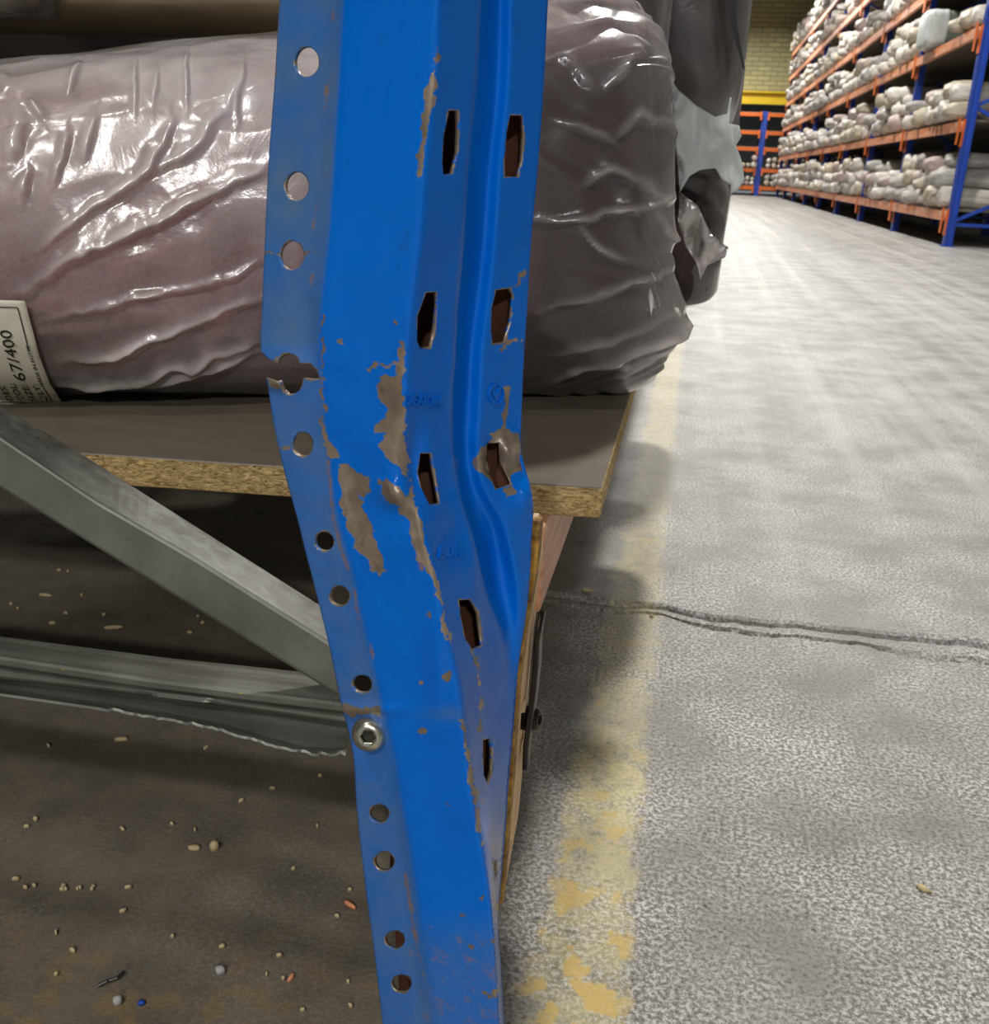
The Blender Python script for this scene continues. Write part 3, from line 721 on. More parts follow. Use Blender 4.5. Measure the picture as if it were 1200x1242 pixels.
gr = np.zeros(len(co)); nr = 13; idx = np.arange(len(co)) % nr; gr[(idx == 5)] = .9; gr[(idx == 8) | (idx == 9)] = .85; gr[idx == 10] = .3; gr[idx == 4] = .35; gr[idx == 0] = .8; gr[idx == 1] = .6  # shade painted along the top face; groove and lip rings darker too
for nm, arr in (('paint', pa), ('shade_tone', gr)):
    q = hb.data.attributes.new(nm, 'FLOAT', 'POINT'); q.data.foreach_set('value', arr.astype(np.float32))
# rear upright of the same frame (out of the picture on the left) and foot plate
xr = at(-900, 600, .47).x
b = MB(); b.box((xr-.08, .43, 0), (xr, .434, 2.4)); b.box((xr-.08, .51, 0), (xr, .514, 2.4)); b.box((xr-.084, .43, 0), (xr-.08, .514, 2.4)); b.build('rear_upright', MT['blue'], frame)
fx = at(560, 1425, .49)
b = MB(); b.box((fx.x-.045, .455, 0), (fx.x+.04, .53, .006)); b.build('foot_plate', MT['blue'], frame, bevel=.002)
# straight continuation of the upright above the picture
tp = at(600, -700, .47)
zt = tp.z
b = MB(); pr = [(float(f(-700)), -700) for f in (fA, fB, fC, fD)]
ring = [at(x, y, float(ypost(np.array([x]), np.array([float(y)]))[0])) for x, y in pr]+[Vector(Hx[0])]
up_ = [Vector((p.x, p.y, 2.4)) for p in ring]
b.loft([ring, up_], closed=False); o_ = b.build('upper_upright', MT['blue'], frame); o_.modifiers.new('t', 'SOLIDIFY').thickness = .002

# ================================================================== SHELF BEAM WITH CONNECTOR, SHELF BOARD
ZB = at(733, 592, .60).z            # top of shelf board
ZBB = at(728, 629, .60).z           # underside
XB = at(655, 745, .575).x           # outer face of beam
bm_ = empty('shelf_beam', (XB, .56, ZBB-.1), 'scraped pale orange shelf beam with bent slotted end connector, behind the bent blue upright', 'rack beam')
zb0 = at(655, 745, .575).z
b = MB(); b.box((XB-.04, .575, zb0), (XB, 3.2, ZBB)); b.build('beam', MT['pinkbeam'], bm_, bevel=.003)
# connector plate: outer leg in a plane facing the aisle
cl = [(648, 629), (644, 690), (640, 723), (633, 775), (629, 805), (624, 870), (619, 949), (613, 1020), (607, 1088)]
yy = [p[1] for p in cl]
b = MB(); bE = MB(); rings = []; ringsE = []
rows_ = np.arange(629, 1097, 6.)
def wcon(y): return float(np.interp(y, [629, 640, 740, 800, 860, 960, 1044, 1080, 1096], [.010, .022, .056, .052, .050, .050, .048, .018, .004]))
conmesh = []
for y in rows_:
    xl = float(np.interp(y, yy, [p[0] for p in cl]))
    p = at(xl, y, .532); q = Vector((p.x, .532+wcon(y), p.z))
    conmesh.append((p, q))
# slots in the connector face are cut as real openings: build in (row, t) strips, skipping cells
def con_slot(y, t): return (1012 < y < 1052 and .3 < t < .6) or (878 < y < 935 and .40 < t < .78)
T = [0, .1, .3, .4, .6, .78, 1]
vs = []; fs = []
for (p, q) in conmesh:
    for t in T: vs.append(p.lerp(q, t))
nT = len(T)
for i in range(len(conmesh)-1):
    for j in range(nT-1):
        if con_slot((rows_[i]+rows_[i+1])/2, (T[j]+T[j+1])/2): continue
        a_ = i*nT+j; fs.append((a_, a_+1, a_+nT+1, a_+nT))
cp = link('connector_plate', mesh(vs, fs), MT['tan'], bm_, smooth=False)
sm = cp.modifiers.new('t', 'SOLIDIFY'); sm.thickness = .003; sm.offset = 0
# folded front edge of the connector (yellowish, corroded)
b = MB(); rings = []
for (p, q), y in zip(conmesh, rows_):
    w = .0035 if y > 820 else (.0045+.004*max(0, min(1, (760-y)/100)))
    n_ = random.uniform(-.0004, .0004)
    rings.append([Vector((p.x-w/2+n_, p.y-.003, p.z)), Vector((p.x+w/2, p.y-.004, p.z)), Vector((p.x+w/2+.0008, p.y+.003, p.z)), Vector((p.x-w/2-.001, p.y+.003, p.z))])
b.loft(rings); b.build('connector_edge', MT['tanedge'], bm_)
# twisted locking clip and bolt
b = MB(); rings = []
for y, x, Yd, w in ((742, 656, .566, .003), (775, 651, .572, .006), (805, 650, .573, .007), (835, 647, .570, .006), (865, 643, .566, .007), (900, 638, .562, .006), (932, 636, .558, .002)):
    p = at(x, y, Yd); rings.append([p+Vector((-.001, -w, 0)), p+Vector((.002, -w*.6, 0)), p+Vector((.003, w, 0)), p+Vector((-.001, w, 0))])
b.loft(rings); b.build('locking_clip', MT['darksteel'], bm_, True)
bp = at(645, 872, .575)
bolt(bp, (1, -.25, .1), .0085, bm_, 'connector_bolt', MT['darksteel'])

# board: near edge line from the picture, receding along the aisle
p0 = atz(728, 629, ZBB); p1 = atz(92, 585, ZBB); d = (p1-p0); p1 = p0+d*2.2
b = MB()
lowr = [p0, Vector((p0.x, 3.2, ZBB)), Vector((p1.x, 3.2, ZBB)), p1]
b.loft([lowr, [Vector((p.x, p.y, ZB)) for p in lowr]])
bd = b.build('shelf_board', MT['osb'], None, bevel=.0008, segs=1); tag(bd, 'thick chipboard shelf board with rough pale edge, under the mauve carpet bale', 'shelf board')
bd.data.materials.append(MT['board'])
for f in bd.data.polygons:
    if abs(f.normal.z) > .5: f.material_index = 1
# upper level of the same rack, above the picture
b = MB(); b.box((XB-.04, .575, 1.62), (XB, 3.2, 1.72)); t_ = b.build('shelf_beam', MT['orange'], None, bevel=.003); tag(t_, 'upper orange beam of the near rack, above the mauve bale', 'rack beam')
b = MB(); b.box((-1.6, .58, 1.72), (XB+.02, 3.2, 1.74)); t_ = b.build('shelf_board', MT['board'], None); tag(t_, 'upper shelf board of the near rack, high above the mauve bale', 'shelf board')

# ================================================================== THE BIG WRAPPED BALE
RIDGES = [([(48, 306), (101, 262), (169, 221), (201, 177), (209, 153)], 6, 1), ([(169, 221), (242, 177), (275, 140), (290, 101)], 7, .8),
 ([(32, 350), (81, 318), (141, 290), (201, 262), (262, 234), (330, 199)], 8, 1.5), ([(68, 383), (181, 358), (258, 342), (320, 316)], 5, .8),
 ([(68, 429), (133, 423), (169, 411), (242, 387), (322, 355)], 6, .9), ([(60, 459), (161, 451), (258, 427), (322, 404)], 6, 1.0), ([(100, 462), (200, 455), (322, 420)], 5, .9),
 ([(14, 205), (30, 161), (16, 133)], 6, .9), ([(55, 153), (40, 125)], 5, 1), ([(87, 161), (66, 230)], 5, .8), ([(119, 145), (103, 201)], 5, .7), ([(38, 210), (30, 250)], 5, .8),
 ([(100, 85), (85, 125)], 4, .8), ([(195, 95), (190, 140)], 3, .6), ([(0, 120), (12, 100)], 4, .7), ([(232, 70), (228, 140)], 3, .6), ([(300, 80), (285, 160)], 4, .6), ([(168, 80), (165, 150)], 3, .6),
 # right of the upright
 ([(640, 268), (720, 263), (787, 247), (817, 238)], 5, 1.1), ([(645, 376), (745, 347), (808, 322)], 4, .7), ([(745, 167), (760, 150), (775, 142), (800, 155), (816, 175)], 5, 1),
 ([(702, 225), (740, 205), (775, 225), (800, 250)], 6, .8), ([(660, 455), (720, 430), (790, 400), (815, 350)], 5, 1), ([(650, 425), (730, 405), (800, 372)], 4, .6), ([(675, 70), (710, 105), (720, 115)], 4, .8),
 ([(730, 115), (760, 80), (785, 62)], 4, .8), ([(690, 265), (715, 295), (760, 315)], 4, .8), ([(665, 20), (720, 12), (780, 30), (805, 60)], 5, .9), ([(660, 45), (740, 35), (800, 80)], 5, .9), ([(787, 250), (795, 285), (815, 300)], 5, .9),
 ([(820, 240), (815, 290), (832, 330), (835, 400)], 5, 1.2), ([(700, 475), (760, 450), (820, 420)], 4, .8), ([(665, 150), (715, 165), (750, 180)], 4, .6)]
def bale_section(kind):
    # stations by picture x; bottom contact and top height measured there
    na = 400
    tq = np.linspace(-1, 1, na, endpoint=False); ang = math.pi*np.sign(tq)*np.abs(tq)**1.45
    B0 = atz(75, 496, ZB+.0005); B1 = atz(700, 492, ZB+.0005); ax_ = (B1-B0).normalized(); nrm = Vector((ax_.y, -ax_.x, 0))   # towards the camera
    if nrm.y > 0: nrm = -nrm
    endx = {'body': 789., 'film': 801.}[kind]
    Pe = B0+ax_*((atz(endx, 488, ZB)-B0).dot(ax_))
    sE = (Pe-B0).dot(ax_)
    out = []
    S_ = np.concatenate([np.linspace(-1.6, -.25, 14), np.linspace(-.24, -.0, 60)[:-1], np.linspace(0, sE-.13, 340), sE-.13*(1-np.sin(np.linspace(0, math.pi/2, 60)[1:]))])
    for s in S_:
        base = B0+ax_*s
        pxx = proj(base)[0]
        hgt = float(np.interp(pxx, [-200, 0, 330, 560, 700, 820], [.222, .240, .272, .300, .322, .325]))
        t = max(0, (s-(sE-.13))/.13); sc = (1-t**3.2)**(1/3.2) if t < 1 else 0.02; sc = max(sc, .02)
        hh = hgt/2; hd = .165
        C0 = base-nrm*(hd-.035)+Vector((0, 0, hh))
        e = 2/2.9
        for a in ang:
            ca, sa = math.cos(a), math.sin(a)
            u = math.copysign(abs(ca)**e, ca)*hd; v = math.copysign(abs(sa)**e, sa)*hh
            out.append(C0+nrm*u*(sc*.35+.65 if t < .9 else sc)+Vector((0, 0, v*(sc*.3+.7 if t < .9 else sc))))
    P = np.array([p[:] for p in out]); n = len(S_)
    sr = np.repeat(S_, na); k_ = np.clip((sr-(sE-.3))/.3, 0, 1); P -= np.array(ax_)[None]*(k_*.018*(P[:, 2]-ZB)/.25)[:, None]
    ang_ = np.tile(ang, n)
    return P, n, na, np.array(ax_), np.array(nrm), np.repeat(S_, na), ang_, sE
def bale(kind, parent):
    P, n, na, ax_, nrm, s, ang, sE = bale_section(kind)
    G = P.reshape(n, na, 3)
    du = np.gradient(G, axis=0); dv = np.roll(G, -1, 1)-np.roll(G, 1, 1)
    nn = np.cross(dv, du); nn /= (np.linalg.norm(nn, axis=2, keepdims=True)+1e-9); nn = nn.reshape(-1, 3)
    cen = G.mean(1, keepdims=True).repeat(na, 1).reshape(-1, 3)
    sgn = np.sign(((P-cen)*nn).sum(1)).mean()
    nn = nn*(1 if sgn > 0 else -1)
    x, y = projn(P); facing = (nn[:, 1] < .35)
    d = np.zeros(len(P))
    if kind == 'film':
        fold_light = np.zeros(len(P))
        for pl, w, a in RIDGES:
            a = a*(.75 if pl[0][0] > 600 else 1); dist, side, t = strokedist(x+fbm(x/26, y/26, 2, w)*7, y+fbm(x/26, y/26, 2, w+3)*7, pl)
            tp = np.clip(np.sin(np.clip(t, .02, .98)*math.pi), 0, 1)**.7*(.75+.9*np.clip(fbm(x/30, y/30, 2, w)+.3, 0, 1))
            up = np.exp(-(dist/(w*1.9))**1.2); dn_ = np.exp(-(dist/(w*.75))**2)
            d += a*.0078*tp*np.where(side < 0, up, dn_)-a*.0022*np.exp(-(dist/(w*3.4))**2)*tp
            fold_light += .42*a*tp*np.where(side < 0, np.exp(-(dist/(w*1.1))**2), np.exp(-(dist/(w*.4))**2))  # whiter on the upper side of folds: highlights put into the wrap colour
        d += fbm(s*7, ang*3, 3, 1.)*.0035
        # creases running round the bale near its end, and fine wrinkles
        ec = np.clip(1-(sE-s)/.22, 0, 1)
        d += ec*(np.abs(vnoise(s*30+fbm(s*4, ang*3, 2)*4, ang*3.5, 2.))-.12)*.014
        d += (.12-np.abs(vnoise(s*14+ang*2, ang*4-s*6, 7.)))*.0045
        d += .007+.002*ec
        d *= np.where(facing, 1, .5); d = np.maximum(d, .0035)
    else:
        d += fbm(s*10, ang*3, 3)*.005+.001
    # sag: lower right corner swells
    P = P+nn*d[:, None]
    P[:, 2] = np.maximum(P[:, 2], ZB+(.0005 if kind == 'film' else .003))
    if kind == 'film':
        sw = np.exp(-((y-400)/70)**2)*np.clip((s-(sE-.10))/.10, 0, 1); P += ax_[None]*(sw*.020)[:, None]
    fs = []
    for i in range(n-1):
        for j in range(na):
            a_ = i*na+j; b2 = i*na+(j+1) % na; fs.append((a_, b2, b2+na, a_+na))
    if kind == 'body' or True:
        fs.append(tuple(range((n-1)*na, n*na)))
    me = fixn(mesh(P, fs))
    if kind == 'film':
        hz = np.interp(x, [560, 620], [.34, .04])+np.interp(y, [40, 130], [.22, 0])*(x > 600)+np.interp(y, [60, 330], [.30, -.20])*(x < 600)+np.interp(s, [sE-.06, sE-.01], [0, .15])  # milkier on the left; whiter towards the top, painting the light from above
        hz = hz+np.clip(fold_light, 0, .5)
        q = me.attributes.new('haze_and_light', 'FLOAT', 'POINT'); q.data.foreach_set('value', np.clip(hz, 0, 1).astype(np.float32))
    else:
        stv = np.maximum(np.exp(-((x-697)/9)**2), np.exp(-((x-664)/8)**2))*((y > 250) & (y < 440))*(x > 600)
        q = me.attributes.new('streak', 'FLOAT', 'POINT'); q.data.foreach_set('value', stv.astype(np.float32))
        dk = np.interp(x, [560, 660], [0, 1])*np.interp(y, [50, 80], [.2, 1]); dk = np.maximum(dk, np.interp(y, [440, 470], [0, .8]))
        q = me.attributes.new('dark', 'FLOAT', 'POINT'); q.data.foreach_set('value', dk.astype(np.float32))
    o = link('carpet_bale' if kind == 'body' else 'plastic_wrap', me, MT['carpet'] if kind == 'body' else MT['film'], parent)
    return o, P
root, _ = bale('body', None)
tag(root, 'large mauve carpet bale in creased clear plastic, lying on the shelf behind the bent upright', 'carpet bale')
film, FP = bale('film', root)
film['label'] = 'creased clear plastic wrapping'
# paper label stuck on the bale
fx_, fy_ = projn(FP); front = FP[:, 1] < np.median(FP[:, 1])+.0
sel = (fx_ > -260) & (fx_ < 110) & (fy_ > 330) & (fy_ < 520)
C2 = FP[sel]; cx2, cy2 = fx_[sel], fy_[sel]
dd = np.linalg.norm(C2-np.array(CAM), axis=1)
grid = {}
for X, Y_, D_, Yw in zip(cx2, cy2, dd, C2[:, 1]):
    k = (int(X//12), int(Y_//12)); grid[k] = min(grid.get(k, 9), Yw)
gk = np.array([(k[0]*12+6, k[1]*12+6, v) for k, v in grid.items()])
def ybale(x, y):
    x = np.atleast_1d(np.asarray(x, float)); y = np.atleast_1d(np.asarray(y, float))
    w = 1/(((x[:, None]-gk[None, :, 0])**2+(y[:, None]-gk[None, :, 1])**2)/220.+.3)**2.5
    return (w*gk[None, :, 2]).sum(1)/w.sum(1)
# label edge curve on its right side, param t from top to bottom
LE = [(30, 365), (38, 395), (47, 430), (60, 465), (78, 493)]
def labmap(u, v, lift):
    # u: distance left of the curved right edge (pixels), v: 0..1 from top to bottom
    tt = np.linspace(0, 1, 5); ex_ = np.interp(v, tt, [p[0] for p in LE]); ey_ = np.interp(v, tt, [p[1] for p in LE])
    X = ex_-u; Y_ = ey_-u*.03*(1-v)-u*.02*v
    return atn(X, Y_, ybale(X, Y_)-.004-lift)
nu, nv = 26, 26
uu, vv = np.meshgrid(np.linspace(0, 210, nu), np.linspace(0, 1, nv)); Pl = labmap(uu.ravel(), vv.ravel(), .0)
fs = [(i*nu+j, i*nu+j+1, (i+1)*nu+j+1, (i+1)*nu+j) for i in range(nv-1) for j in range(nu-1)]
lab = link('paper_label', mesh(Pl, fs), MT['paper'], root); lab['label'] = 'white printed paper label, bottom left'
lab.modifiers.new('t', 'SOLIDIFY').thickness = .0004
# border line with a gap for the origin text, and printed lines (text runs bottom to top)
def strip(u0, v0, u1, v1, w=1.4):
    n = 14; vs = []; du, dv = (u1-u0), (v1-v0); L_ = math.hypot(du, dv*130); nx, ny = -dv*130/L_, du/L_
    for i in range(n):
        t = i/(n-1); vs += [(u0+du*t+nx*w/2, v0+dv*t+ny*w/2/130), (u0+du*t-nx*w/2, v0+dv*t-ny*w/2/130)]
    a_ = np.array(vs); P = labmap(a_[:, 0], a_[:, 1], .0009)
    return P, [(2*i, 2*i+1, 2*i+3, 2*i+2) for i in range(n-1)]
b = MB()
for s_ in ((11, .07, 11, .47), (11, .80, 11, .965), (11, .07, 200, .07), (11, .965, 200, .965)):
    b = MB(); b.add(*strip(*s_)); b.build('printed_border', MT['ink'], lab)
def labtext(s, u, v, size, name='printed_text', al='LEFT'):
    m_ = text_mesh(s, 1.0, align=al)
    def f(tx, ty, lift):   # text x runs up the label, text y runs to the left
        return labmap(u+ty*size*1.0, v-tx*size*1.05/130, lift)
    return emboss(m_, f, name, MT['ink'], lab, .001, .0002)
labtext('67/400', 33, .74, 20)
labtext('MADE IN EGYPT', 10.5, .79, 6.3)
for k, s in enumerate(('QLY:', 'SIZE:', 'COL:', 'DES:')): labtext(s, 19+k*14, .955, 11)

# ================================================================== OTHER BALES AND ROLLS BEHIND
def blob_bale(name, x0, x1, Y0, Y1, z0, z1, mat, e=3., wr=.012, seed=0, parent=None, ns=60, na=64, endc=.08, grow=0.0):
    """squashed roll along X with lumpy surface and closed rounded end"""
    S_ = np.concatenate([np.linspace(x0, x1-endc, ns), x1-endc*(1-np.sin(np.linspace(0, math.pi/2, 12)[1:]))])
    hd = (Y1-Y0)/2+grow; hh = (z1-z0)/2+grow; P = []
    for x in S_:
        t = max(0, (x-(x1-endc))/endc); sc = max(.03, (1-min(t, 1)**2.6)**(1/2.6))
        k = (.5+.5*sc) if t < .97 else sc
        for j in range(na):
            a = 2*math.pi*j/na; ca, sa = math.cos(a), math.sin(a)
            P.append((x, (Y0+Y1)/2+math.copysign(abs(ca)**(2/e), ca)*hd*k, (z0+z1)/2+math.copysign(abs(sa)**(2/e), sa)*hh*k))
    P = np.array(P); sx = P[:, 0]; an = np.tile(np.linspace(0, 2*math.pi, na, endpoint=False), len(S_))
    d = fbm(sx*8+seed, np.cos(an)*2+np.sin(an)*1.3+seed, 3, seed+.3)*wr*1.5+(.1-np.abs(vnoise(sx*12+seed, np.cos(an)*5+np.sin(an)*3, seed+.7)))*wr*1.6
    c = np.array([0, (Y0+Y1)/2, (z0+z1)/2]); v = P-c; v[:, 0] = 0; v /= np.linalg.norm(v, axis=1, keepdims=True)+1e-9
    P = P+v*d[:, None]; P[:, 2] = np.maximum(P[:, 2], z0)
    n = len(S_); fs = [(i*na+j, i*na+(j+1) % na, (i+1)*na+(j+1) % na, (i+1)*na+j) for i in range(n-1) for j in range(na)]
    fs += [tuple(range((n-1)*na, n*na)), tuple(range(na))[::-1]]
    return link(name, fixn(mesh(P, fs)), mat, parent)
def wrapped(x0, x1, Y0, Y1, z0, z1, mat, label, seed, film=None, name='carpet_bale', cat='carpet bale', group=None):
    o = blob_bale(name, x0, x1, Y0, Y1, z0+.008, z1, mat, seed=seed); tag(o, label, cat, group)
    q = blob_bale('plastic_wrap', x0, x1+.018, Y0, Y1, z0+.001, z1, film or MT['film_clear'], seed=seed+5, parent=o, wr=.022, grow=.008)
    return o
def xat(px_, py_, Y): return at(px_, py_, Y).x
wrapped(-1.5, xat(862, 300, 1.5), 1.36, 1.68, ZB, at(850, 205, 1.4).z, MT['darkcarpet'], 'plum carpet bale in loose clear plastic on the shelf, behind the white crumpled sheet', 11)
z2 = at(850, 205, 1.4).z
wrapped(-1.5, xat(888, 60, 1.6), 1.36, 1.75, z2+.008, z2+.5, MT['darkcarpet'], 'tall dark plum carpet bale in clear plastic, above the white crumpled sheet', 12)
wrapped(-1.5, xat(790, 30, 1.15)+.0, 1.06, 1.30, at(790, 135, 1.1).z, at(790, -160, 1.1).z, MT['darkcarpet'], 'dark carpet bale standing out just behind the top corner of the large mauve bale', 13)
# support rolls below the one above
wrapped(-1.5, xat(800, 300, 1.1)-.02, 1.07, 1.30, ZB, at(790, 135, 1.1).z-.008, MT['darkcarpet'], 'dark carpet bale mostly hidden directly behind the large mauve bale', 14)
wrapped(-1.5, xat(868, 300, 2.2), 2.0, 2.45, ZB, ZB+.5, MT['darkcarpet'], 'dark carpet bale at the far end of the near shelf', 15)
# brown roll and film at upper left, on top of the hidden bale
zr = at(200, 52, 1.0).z
# pale brown roll lying on the big bale
o = blob_bale('carpet_roll', -1.45, xat(345, 30, 1.0)+.05, .935, 1.055, at(200, 52, .96).z+.01, at(200, 52, .96).z+.058, MT['brownroll'], e=2, wr=.004, seed=3)
tag(o, 'slim brown paper wrapped roll lying on top of the large mauve bale, upper left', 'carpet roll')
o = blob_bale('plastic_sheet', -1.2, xat(120, 10, .98), .90, 1.04, at(60, 24, .95).z, at(60, 24, .95).z+.12, MT['film_clear'], e=2.2, wr=.05, seed=8)
tag(o, 'crumpled clear plastic sheet on the brown roll, top left corner', 'plastic sheet')

# white crumpled sheet hanging out between bales
def sheet(name, poly, Yf, mat, label, cat, amp=.02, seed=0, step=3):
    xs_ = [p[0] for p in poly]; ys_ = [p[1] for p in poly]
    pts = list(poly); n = len(poly); ed = [(i, (i+1) % n) for i in range(n)]
    gx, gy = np.meshgrid(np.arange(min(xs_), max(xs_), step), np.arange(min(ys_), max(ys_), step)); gx = gx.ravel().astype(float)+.13; gy = gy.ravel().astype(float)+.17
    k = inpoly(gx, gy, poly) & (segdist(gx, gy, poly+[poly[0]]) > 1)
    pts += list(zip(gx[k], gy[k]))
    r = delaunay_2d_cdt([Vector(p) for p in pts], ed, [], 0, 1e-4); P = np.array([v[:] for v in r[0]]); Fc = np.array([f for f in r[2] if len(f) == 3])
    cn = P[Fc].mean(1); Fc = Fc[inpoly(cn[:, 0], cn[:, 1], poly)]
    x, y = P[:, 0], P[:, 1]
    Yd = Yf(x, y)+(np.abs(vnoise(x/24+seed, y/33+x/40, seed))*2+.5*np.abs(vnoise(x/11, y/40-x/15, seed+4)))*amp
    o = link(name, mesh(atn(x, y, Yd), Fc.tolist()), mat); tag(o, label, cat)
    o.modifiers.new('t', 'SOLIDIFY').thickness = .0015
    return o
sheet('plastic_sheet', [(812, 92), (822, 108), (845, 128), (868, 142), (882, 138), (886, 118), (884, 150), (897, 152), (900, 165), (893, 176), (900, 195), (903, 218), (896, 230), (886, 236), (887, 224), (876, 218), (868, 204), (850, 206), (836, 214), (826, 232), (822, 200), (817, 150)],
      lambda x, y: 1.24+(x-815)*.0002, MT['film_white'], 'crumpled white plastic sheet hanging out between the plum bales', 'plastic sheet', .03, 2)
sheet('plastic_sheet', [(824, 232), (846, 250), (862, 285), (884, 300), (880, 312), (858, 322), (850, 340), (844, 318), (832, 300), (824, 270)],
      lambda x, y: 1.20+(x-815)*.0002, MT['film_tail'], 'loose clear plastic tail hanging below the white sheet', 'plastic sheet', .05, 6)
b = MB(); rings = []
for x, y, w in ((884, -120, 4), (886, -20, 4), (889, 20, 3.5), (895, 50, 3), (903, 84, 1.2)):
    rings.append([at(x-w, y, 1.33), at(x+w, y, 1.33), at(x+w, y, 1.336), at(x-w, y, 1.336)])
b.loft(rings); o = b.build('strap', MT['strap'], None); tag(o, 'black strap end dangling in front of the far brick wall', 'strap')

# ================================================================== RIGHT-HAND RACK
XF = 2.58; DEP = 1.2
UY = [11.28+2.95*i for i in range(9)]
LV = [.35, 1.21, 2.07, 2.81, 3.56, 4.27]
def inframe(p, m=15):
    if p[1] < .1: return False
    x, y = proj(p); return -m < x < 1200+m and -m < y < 1242+m
def rack_frame(x, y, label, group, flip=1):
    t = empty('rack_frame', (x, y, 0), label, 'rack frame', group)
    for xx in (x, x+flip*(DEP-.08)):
        b = MB(); x0, x1 = sorted((xx, xx+flip*.08))
        b.box((x0, y, 0), (x0+.012, y+.10, 4.9)); b.box((x1-.012, y, 0), (x1, y+.10, 4.9)); b.box((x0, y+.02, 0), (x1, y+.03, 4.9))
        b.build('upright', MT['blue'], t)
        b = MB(); b.box((x0-.02, y-.02, 0), (x1+.02, y+.12, .012)); b.build('foot_plate', MT['blue'], t)
    z = .25; k = 0
    a, c = x+flip*.06, x+flip*(DEP-.06)
    while z < 4.3:
        b = MB(); p, q = ((a, y+.05, z), (c, y+.05, z+.55)) if k % 2 == 0 else ((c, y+.05, z), (a, y+.05, z+.55))
        b.bar(p, q, .024, 4); b.build('brace', MT['blue'], t); z += .55; k += 1
    b = MB(); b.bar((a, y+.05, .22), (c, y+.05, .22), .024, 4); b.build('brace', MT['blue'], t)
    return t
for i, y in enumerate(UY):
    rack_frame(XF, y, 'blue rack frame with %s, %s from the near end of the right-hand rack' % ('diagonal braces', NTH[i]), 'blue frames of the right-hand rack')
def orange_beam(p, q, label, group, axis='y', mat='orange', z=0, name='rack_beam', cat='rack beam'):
    t = empty(name, (p[0], p[1], z), label, cat, group)
    b = MB()
    if axis == 'y':
        b.box((p[0]-.05, p[1], z-.095), (p[0], q[1], z)); b.build('beam', MT[mat], t)
        for yy in (p[1]-.05, q[1]):
            b = MB(); b.box((p[0]-.055, yy-.0, z-.22), (p[0]-.045, yy+.05, z+.03)); b.build('end_connector', MT['orange2'], t)
            b = MB(); b.box((p[0]-.008, yy-.03, z-.24), (p[0]-.002, yy+.07, z+.02)); b.build('end_connector', MT['orange2'], t)
    else:
        b.box((p[0], p[1]-.05, z-.11), (q[0], p[1], z)); b.build('beam', MT[mat], t)
        for xx in (p[0], q[0]-.06):
            b = MB(); b.box((xx, p[1]-.06, z-.22), (xx+.06, p[1]-.05, z+.03)); b.build('end_connector', MT['orange2'], t)
    return t
ORDL = ['lowest', 'second', 'third', 'fourth', 'fifth', 'sixth']
def roll_mesh(r, ln, seed, n=18):
    b = []; xs_ = [0, .006, .02, .05, .12]+list(np.linspace(.2, ln, 7)); rr = [.15, .55, .82, .95, 1.0]+[1]*7; P = []; rnd = random.Random(seed)
    ph = [rnd.uniform(0, 6) for _ in range(4)]; tail = rnd.random() < .45
    for x, k in zip(xs_, rr):
        for j in range(n):
            a = 2*math.pi*j/n; q = r*k*(1+.05*math.sin(2*a+ph[0]+x*5)+.05*math.sin(3*a+ph[1]-x*9)+.03*math.sin(7*a+ph[2]+x*20))
            P.append((x-(0.04 if tail and k < .6 else 0), q*math.cos(a), q*math.sin(a)*.97))
    n_ = len(xs_); fs = [(i*n+j, i*n+(j+1) % n, (i+1)*n+(j+1) % n, (i+1)*n+j) for i in range(n_-1) for j in range(n)]
    fs += [tuple(range(n)), tuple(range((n_-1)*n, n_*n))]
    me = fixn(mesh(P, fs)); me.polygons.foreach_set('use_smooth', [True]*len(me.polygons)); return me
rmesh = {}
for mi, (mn, _c) in enumerate(ROLLC):
    for s in range(4):
        me = roll_mesh(1.0*.1, 1.0, s+10*mi); me.materials.append(MT[mn]); rmesh[(mi, s)] = me
cells = []
for bi in range(len(UY)-1):
    for li, z in enumerate(LV):
        y0, y1 = UY[bi]+.1, UY[bi+1]
        vis = any(inframe((XF, yy, zz)) for yy in (y0, y1, (y0+y1)/2) for zz in (z, z+.3))
        if not vis: continue
        lab = '%s level, %s bay from near end of right-hand rack' % (ORDL[li], NTH[bi])
        orange_beam((XF, y0, 0), (XF, y1, 0), ('faded orange beam, ' if li else 'faded beam near the floor, ')+lab, 'beams of the right-hand rack', z=z, mat='orange')
        b = MB(); b.box((XF+.0, y0-.03, z), (XF+DEP, y1+.03, z+.022)); o = b.build('shelf_board', MT['board'], None); tag(o, 'shelf board, '+lab, 'shelf board', 'shelf boards of the right-hand rack')
        cells.append((bi, li, y0, y1, z+.022))
rolls = []
rnd = random.Random(21)
COLN = ['white', 'cream', 'grey', 'pinkish', 'beige']
